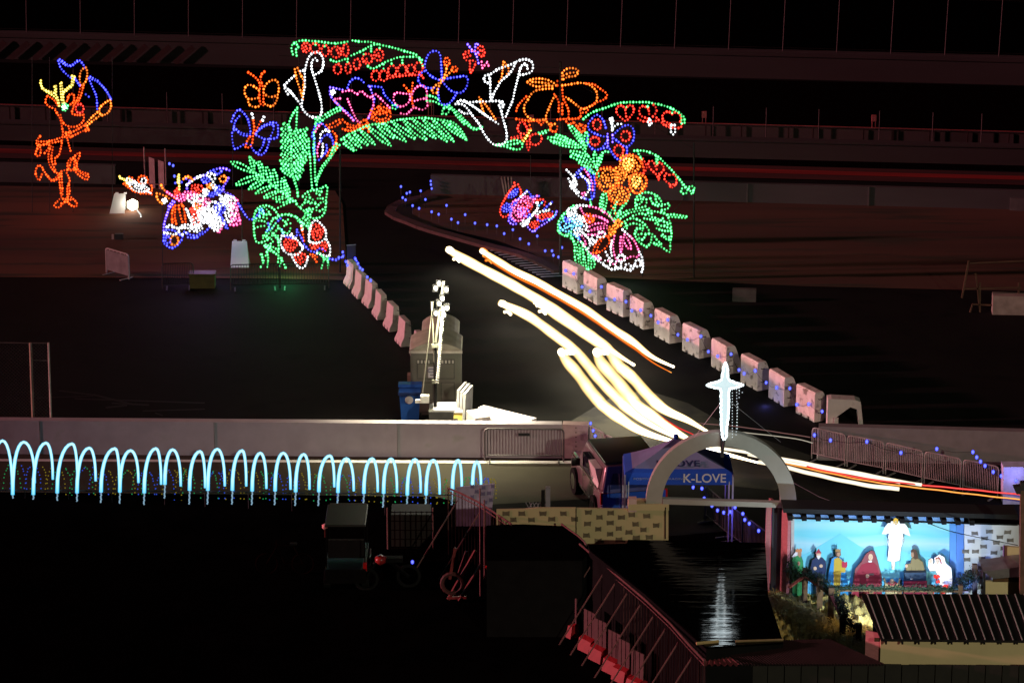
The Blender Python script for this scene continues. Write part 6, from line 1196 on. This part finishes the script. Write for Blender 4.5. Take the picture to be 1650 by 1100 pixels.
for u, v in ((1120,520),(1000,470),(1250,640)): lamp('string_light_glow', 'POINT', RPn(u, v) + Vector((-.35,-.25,-.1)), 5, (.2,.2,1), None, .1)
lamp('string_light_glow', 'POINT', RP(1170,826,GWp,gwd,.4), 10, (.12,.12,1), None, .1)
lamp('string_light_glow', 'POINT', RP(1190,850,GWp,gwd,.4), 8, (.12,.12,1), None, .1)

# ================================================================== ROPE LIGHT ARCHES
R0, R1 = G(20, 803), G(760, 838); rd = (R1-R0).normalized()
ropeE = glow('rope_light_tube', (.01,.50,.95), (.55,.97,1), 1.2, 1.3, sampled=True, blend=.62); ropeD = glow('dim_rope_beads', (.08,.28,.6), (.45,.7,.85), .5, .7)
arcs = [(-52,940,15,622,72,925),(75,940,140,630,205,872),(197,940,272,635,312,850),(338,930,427,640,457,855),(455,930,528,665,565,860),(597,925,680,668,705,880),(708,925,772,680,818,870),(852,930,922,668,952,880),(974,880,1020,675,1068,890),(1120,915,1183,685,1212,900),(1228,915,1285,672,1328,890),(1373,915,1432,680,1455,890)]
arcs = [tuple(v/3.667 + (540 if i % 2 else 0) for i, v in enumerate(a)) for a in arcs]
arc2 = [(25,395,77,155,115,380),(170,395,222,155,268,385),(300,400,352,163,388,385),(447,400,518,172,545,370),(568,405,622,190,668,395),(732,410,785,190,820,400),(857,410,905,192,942,405),(1007,420,1057,195,1092,405),(1126,420,1172,200,1212,415),(1293,395,1330,200,1352,385),(1420,385,1447,210,1474,375)]
arcs += [tuple(v/3.929 + (690 if i % 2 else 400) for i, v in enumerate(a)) for a in arc2]
words = ['first','second','third','fourth','fifth','sixth','seventh','eighth','ninth','tenth','eleventh','twelfth','thirteenth','fourteenth','fifteenth','sixteenth','seventeenth','eighteenth','nineteenth','twentieth','twenty first','twenty second','last']
ghost_m = [glow('dim_green_bulb', (.0,.06,.015), (.01,.16,.05), 1.8, 1.8), glow('dim_blue_bulb', (.0,.01,.12), (.02,.05,.35), 1.8, 1.8), glow('dim_amber_bulb', (.05,.035,.0), (.16,.12,.01), 1.5, 1.5)]
for i, (xl, yl, xt, yt, xr, yr) in enumerate(arcs):
    t = thing('rope_light_arch', 'glowing cyan white rope light arch, ' + words[i] + ' of the row from the left', 'light arch', RP(xl, 805, R0, rd), 'rope light arches in a row')
    pts = []
    for k in range(15):
        s = k/14; al = math.pi*s; c = math.cos(al); sn = math.sin(al)
        u = xt - (xt-xl)*c**1 if c > 0 else xt - (xr-xt)*c
        yb = yl if c > 0 else yr; v = yb - (yb-yt)*(sn**.85)
        pts.append(RP(u, v, R0, rd))
    r = [.055 - .018*(k/14) for k in range(15)]
    MB().tube(pts, r, 8).build('rope_light', ropeE, t, smooth=True)
    mb = MB(); a = pts[0]
    for k in range(9): mb.ball(a + Vector((-.003*k + .008*math.sin(k*2), 0, -.05 - .045*k)), .028)
    mb.build('lower_beads', ropeD, t, kind='stuff')
    # dimmer coloured second hoop standing just behind
    for c_i, (du, dv) in enumerate(((10,14),(17,18))):
        mb = MB(); 
        for k in range(22):
            s = k/21; al = math.pi*s; c = math.cos(al); sn = math.sin(al); u = xt + du*1.5 - (xt-xl)*.8*c + random.uniform(-1,1); v = (yl+10) - (yl-yt)*.72*(sn**.8) + dv*.2 + random.uniform(-1,1)
            if abs(c) > .25: mb.ball(RP(u, v, R0, rd, -.5), .022)
        mb.build('coloured_string', ghost_m[(i + c_i) % 3], t, kind='stuff')
t = thing('rope_arch_rail', 'thin dark rail that the rope light arches are fixed to', 'rail', R0)
MB().tube([RP(-60,789,R0,rd,-.06), RP(300,791,R0,rd,-.06), RP(735,797,R0,rd,-.06)], .015, 5).build('rail', dsteel, t)
for u in (40,110,180,265,330,400,470,545,620,690): a = RP(u, 790+u*.01, R0, rd, -.06); MB().tube([flat(a), a], .012, 5).build('stake', dsteel, t)

# ================================================================== HEADLIGHT TRAILS
trW = soft_glow('headlight_glow', ((1,.98,.92),(1,.92,.68),(1,.66,.24)), (9, 1.6), sampled=True)
trO = soft_glow('amber_glow', ((1,.5,.12),(1,.28,.03),(.8,.1,0)), (1.4, .9)); trR = soft_glow('tail_light_glow', ((1,.12,.10),(1,.04,.04),(.6,0,0)), (1.2, .9)); trP = glow('faint_line_glow', (.12,.05,.05), (.2,.10,.09), 1, 1); trY = soft_glow('pale_line_glow', ((1,.95,.8),(1,.88,.66),(.8,.6,.35)), (1.5, .9)); trZ = glow('dim_line_glow', (.3,.27,.2), (.5,.45,.36), 1.0, 1.0)
def trail(lab, px, r, m, z=.65, jit=.004, tip=True):
    P = [G(u, v, z) for u, v in px]; Q = smooth_pts(P, .22); n = len(Q)
    Q = [q + Vector((math.sin(i*.9)*jit, 0, math.cos(i*1.3)*jit)) for i, q in enumerate(Q)]
    for _ in range(3): Q = [Q[0]] + [(Q[i-1] + Q[i]*2 + Q[i+1])/4 for i in range(1, n-1)] + [Q[-1]]
    rr = [r * (1 + .03*math.sin(i*.37) + .02*math.sin(i*.83)) * (1 if not tip else min(1, .60 + i*.06, .22 + (n-1-i)*.05)) for i in range(n)]
    o_ = thing('headlight_trail', lab, 'light trail', flat(Q[0]), 'light trails along the lane')
    MB().tube(Q, [x*1.16 for x in rr], 16).build('glowing_tube', m, o_, smooth=True); return o_, Q
def fork(o_, u, v, du, dv, m, z=.65):
    for k, (a, b) in enumerate(((0,0),(du,dv),(du*.5,dv*.35))):
        p = G(u+a, v+b, z - .05*k); MB().tube(smooth_pts([p, p + Vector((.12,-.1,.05)), p + Vector((.25,-.25,-.02))], .08), .055, 6).build('flicker', m, o_, smooth=True)
o1, q = trail('left headlight trail of the far pair, starting inside the arch', [(722,402),(745,416),(780,435),(820,456),(860,479),(887,495),(915,514),(942,534),(969,553),(991,569),(1022,588)], .16, trW); fork(o1, 720, 400, 10, 18, trW)
o2, q = trail('right headlight trail of the far pair with an amber edge', [(776,404),(800,420),(830,438),(860,452),(887,467),(914,482),(942,498),(969,517),(996,536),(1024,554),(1051,575),(1086,591)], .13, trW); fork(o2, 774, 402, 8, 18, trO)
_, q = trail('amber trail hugging the underside of the right far headlight trail', [(778,412),(802,428),(832,446),(862,460),(889,475),(916,490),(944,507),(970,525),(996,543),(1024,562),(1052,584),(1082,600)], .05, trO, .62)
o3, q = trail('left headlight trail of the middle pair starting beside the light tower', [(806,488),(850,508),(885,533),(905,548),(928,566),(947,588),(969,615),(996,643),(1020,665),(1050,685),(1092,706)], .15, trW); fork(o3, 806, 487, 6, 16, trW)
o4, q = trail('right headlight trail of the middle pair reaching the lit star', [(866,488),(890,502),(920,522),(955,545),(980,563),(996,588),(1018,607),(1040,632),(1059,651),(1078,664),(1105,675),(1143,697)], .165, trW); fork(o4, 860, 488, 8, 14, trW)
o5, q = trail('left headlight trail of the near pair', [(904,566),(912,580),(931,602),(953,632),(975,656),(1002,675),(1024,690),(1060,704),(1098,714)], .17, trW); fork(o5, 903, 566, 10, 0, trW)
o6, q = trail('right headlight trail of the near pair', [(961,566),(969,585),(991,610),(1013,637),(1029,656),(1051,670),(1073,686),(1095,699),(1125,716)], .18, trW); fork(o6, 958, 566, 10, 0, trW)
trail('thick headlight trail passing behind the top of the arch', [(1110,708),(1140,723),(1165,730),(1195,738),(1222,745)], .11, trW, .6)
trail('upper white headlight trail running right past the arch', [(1130,718),(1169,723),(1202,728),(1235,734),(1285,743),(1329,752),(1395,764),(1449,775),(1486,781)], .042, trY, .6, .012, False)
trail('second white headlight trail just under the upper one past the arch', [(1205,733),(1245,740),(1300,750),(1345,758),(1400,768),(1450,777)], .03, trY, .55, .012, False)
trail('lower yellowish headlight trail ending right of the arch', [(1222,745),(1249,748),(1304,762),(1358,774),(1405,783),(1449,787)], .055, trY, .5, .02, False)
trail('red tail light trail running off the right edge', [(1300,752),(1350,762),(1395,771),(1440,776),(1485,781),(1540,786),(1600,792),(1660,798)], .022, trR, .6, .02, False)
trail('orange light trail below the red one at the right edge', [(1250,742),(1300,754),(1350,765),(1400,775),(1449,782),(1510,789),(1576,797),(1670,807)], .02, trO, .5, .02, False)
trail('red streak between the near headlight trails', [(1055,666),(1075,678),(1095,690),(1122,702)], .05, trR, .7, .02)
trail('faint pinkish line arcing above the arch to the right', [(1125,682),(1160,684),(1190,687),(1240,694),(1305,704)], .012, trP, .7, .01, False)
trail('faint pale line just below the pinkish one right of the star', [(1185,695),(1230,700),(1280,706),(1310,713)], .012, trZ, .7, .01, False)

# ================================================================== GLOW OF THE SCULPTURES ON THE GROUND
for u, v, e, c in ((460,425,60,(.1,1,.35)),(985,425,45,(.35,1,.4)),(330,395,50,(.6,.25,1)),(845,372,26,(.6,.1,1)),(640,240,60,(.2,1,.4)),(95,320,14,(1,.3,.08)),(560,428,12,(.1,.1,1))):
    lamp('sculpture_glow', 'POINT', RP(u, v, AP0, ADR, .9), e, c, None, .6)
# floodlight mast behind and above the viewer: warm light on everything that faces this way
fl = Vector((34, -18, 40)); t = thing('floodlight_mast', 'tall floodlight mast outside the picture on the near side', 'floodlight', (34,-18.6,0)); MB().tube([(34,-18.6,0),(34,-18.6,40.4)], .25, 10).build('mast', steel, t); MB().box((34,-18.4,40.6), (1.6,.3,1.0)).build('lamp_housing', steel, t)
lamp('floodlight', 'SPOT', fl, 135000, (1,.90,.66), G(1290, 880), .5, 20, 1.0)

# ================================================================== DARK LOT IN THE LOWER LEFT
dk = mat('black_car_paint', (.003,.003,.003), .35, .0, coat=.15, spec=.2); dg = mat('dark_glass', (.01,.01,.012), .1)
def carbody(name, lab, P0, yaw, L, W_, H, paint):
    f = Vector((math.sin(yaw), math.cos(yaw), 0)); r = Vector((math.cos(yaw), -math.sin(yaw), 0)); up = Vector((0,0,1)); t = thing(name, lab, 'car', P0)
    def W(x,y,z): return P0 + r*x + f*y + up*z
    prof = [(0,.35),(0,.75),(.25,.92),(.9,.98),(1.5,H),(3.0,H),(3.7,1.0),(L-.1,.85),(L,.6),(L,.3)]
    o = MB().prism(prof, f, up, r, W(-W_/2,0,0), W_).build('body', paint, t); m = o.modifiers.new('rounding', 'BEVEL'); m.width = .08; m.segments = 3; o.data.shade_smooth()
    MB().prism([(1.05,1.0),(1.55,H-.08),(2.2,H-.08),(2.2,1.0)], f, up, r, W(-W_/2-.012,0,0), .02).build('side_window', dg, t); MB().prism([(2.3,1.0),(2.3,H-.08),(2.95,H-.08),(3.5,1.0)], f, up, r, W(-W_/2-.012,0,0), .02).build('side_window', dg, t)
    for x in (-W_/2-.01, W_/2-.19):
        for y in (.85, L-.9): MB().prism([(.32*math.cos(i*math.pi/10), .32*math.sin(i*math.pi/10)) for i in range(20)], f, up, r, W(x,y,.32), .2).build('wheel', rubber, t)
    for s in (-1, 1): MB().box(W(s*(W_/2-.2), -.02, .7), (.28,.05,.14), -yaw).build('tail_light', mat('red_lens', (.45,.01,.01), .2), t)
p = G(527, 950); t = thing('golf_cart', 'dark open golf cart with a red glint on its roof in the unlit lot', 'golf cart', p)
MB().box(p+Vector((.52,.9,.45)), (1.1,2.1,.4)).build('body', dk, t); MB().box(p+Vector((.52,.75,.8)), (1.0,.5,.12)).build('seat', rubber, t); MB().box(p+Vector((.52,.45,1.05)), (1.0,.1,.5)).build('seat_back', rubber, t)
o = MB().box(p+Vector((.52,.85,1.84)), (1.12,1.7,.08)).build('roof', mat('cart_roof_plastic', (.004,.004,.0035), .5), t); m = o.modifiers.new('rounding', 'BEVEL'); m.width = .03; m.segments = 2
MB().box(p+Vector((.52,1.72,1.85)), (1.0,.06,.07)).build('roof_edge', mat('cart_lit_edge', (.05,.05,.045), .5), t)  # paler strip paints the lit top edge of the roof
MB().ball(p+Vector((-.04,.1,1.80)), .09).build('reflector', mat('pink_reflector', (.9,.35,.35), .4), t, smooth=True); MB().bar(p+Vector((-.03,.1,1.5)), p+Vector((-.03,.1,1.78)), .05).build('bracket', mat('machine_red', (.14,.02,.02), .5), t)
for x in (0,1.04):
    for y in (.05, 1.6): MB().bar(p+Vector((x,y,.6)), p+Vector((x,y,1.82)), .03).build('post', dk, t)
    for y in (.2, 1.6): MB().prism([(.24*math.cos(i*math.pi/10), .24*math.sin(i*math.pi/10)) for i in range(20)], Vector((0,1,0)), Vector((0,0,1)), Vector((1,0,0)), p+Vector((x-.09,y,.24)), .18).build('wheel', rubber, t)
p = G(590, 950); t = thing('motorcycle', 'dark motorcycle with a red glint to the right of the parked car', 'motorcycle', p)
for dx in (0, 1.15):
    MB().tube([p + Vector((dx + .3*math.cos(a_*math.pi/8), .2*dx, .32 + .3*math.sin(a_*math.pi/8))) for a_ in range(16)], .05, 6, closed=True).build('wheel', rubber, t)
MB().tube(smooth_pts([p+Vector((0,0,.32)), p+Vector((.25,.05,.75)), p+Vector((.6,.1,.8)), p+Vector((1.15,.2,.32))], .1), .06, 6).build('frame', dk, t); MB().box(p+Vector((.75,.14,.85)), (.5,.22,.12)).build('seat', rubber, t); MB().ball(p+Vector((.4,.08,.85)), .19, .8).build('fuel_tank', mat('red_tank_paint', (.3,.02,.02), .3), t, smooth=True)
MB().tube([p+Vector((.12,-.3,1.05)), p+Vector((.14,.05,1.0)), p+Vector((.12,.4,1.05))], .02, 5).build('handlebar', dsteel, t); MB().box(p+Vector((-.02,0,.68)), (.1,.16,.2)).build('headlight', mat('red_lens', (.45,.01,.01), .2), t)
p = G(627, 885); t = thing('wire_cage', 'red lit square wire cage tank beside the last rope light arches', 'cage', p)
cm = mat('dark_red_wire', (.006,.002,.002), .9, spec=0); MB().box(p+Vector((.62,.5,.55)), (1.12,.9,.95)).build('tank', mat('dull_red_tank', (.008,.002,.002), .7), t)
for k in range(9): MB().bar(p+Vector((.02+.15*k,0,.05)), p+Vector((.02+.15*k,0,1.15)), .02).build('upright', cm, t)
for k in range(5): MB().bar(p+Vector((0,-.02,.05+.27*k)), p+Vector((1.24,-.02,.05+.27*k)), .02).build('crossbar', cm, t)
MB().tube([p+Vector((-.04,0,0)), p+Vector((-.04,0,1.25))], .02, 5).build('upright', fence_steel, t); MB().tube([p+Vector((1.24,0,0)), p+Vector((1.24,0,1.25))], .02, 5).build('upright', fence_steel, t)
p = G(722, 968); t = thing('trailer_frame', 'red lit machine frame leaning by the upper fence section', 'machine', p)
for a, b in (((0,0,.05),(.75,.3,1.35)),((.3,-.1,.05),(.9,.2,1.0)),((.05,.1,.6),(.2,.1,1.5)),((.0,0,.1),(.5,-.1,.15)),((.3,.05,.8),(.5,.1,1.4))): MB().bar(p+Vector(a), p+Vector(b), .07).build('bar', mat('machine_red', (.14,.02,.02), .5), t)
MB().tube([p+Vector((.12 + .28*math.cos(a_*math.pi/8), -.1, .55 + .28*math.sin(a_*math.pi/8))) for a_ in range(16)], .06, 6, closed=True).build('wheel', mat('dark_red_tyre', (.06,.015,.015), .7), t); MB().ball(p+Vector((1.05,.1,.95)), .06).build('reflector', mat('red_lens', (.45,.01,.01), .2), t)
t = thing('fence_pole', 'pair of thin red lit poles standing left of the tarpaulin stall', 'pole', G(776, 965))
for dx, dy, h in ((0,0,3.1),(.12,-.35,2.9)): q = G(774, 960) + Vector((dx, dy, 0)); MB().tube([q, q+Vector((0,0,h))], .022, 5).build('pole', fence_steel, t)
p = G(430, 925); t = thing('bicycle', 'barely visible dark bicycle far left in the unlit lot', 'bicycle', p)
for dx in (0, 1.0): MB().tube([p + Vector((dx + .3*math.cos(a_*math.pi/8), 0, .32 + .3*math.sin(a_*math.pi/8))) for a_ in range(16)], .015, 4, closed=True).build('wheel', cm, t)
MB().tube([p+Vector((0,0,.32)), p+Vector((.3,0,.85)), p+Vector((.5,0,.32)), p+Vector((1,0,.32)), p+Vector((.75,0,.85)), p+Vector((.3,0,.85))], .018, 4).build('frame', cm, t); MB().box(p+Vector((.75,0,.9)), (.2,.1,.05)).build('saddle', rubber, t); MB().tube([p+Vector((.3,-.2,.95)), p+Vector((.28,0,.95)), p+Vector((.3,.2,.95))], .015, 4).build('handlebar', cm, t)
# cables hanging across the right foreground
t = thing('overhead_cable', 'thin black cable running from the backdrop top to the wooden post', 'cable', nbp(1495,842,1)); MB().tube(smooth_pts([nbp(1495,842,.8), nbp(1530,855,.8), nbp(1580,866,.8), nbp(1640,878,.8)], .3), .012, 4).build('cable', rubber, t)
t = thing('overhead_cable', 'thin pale cable slanting over the dark lane right of the arch', 'cable', G(1270,760,2)); MB().tube([G(1265,770,2.2), G(1320,800,2.0), G(1370,818,1.9)], .008, 4).build('cable', mat('dim_dull_wire', (.12,.12,.14), .6), t)
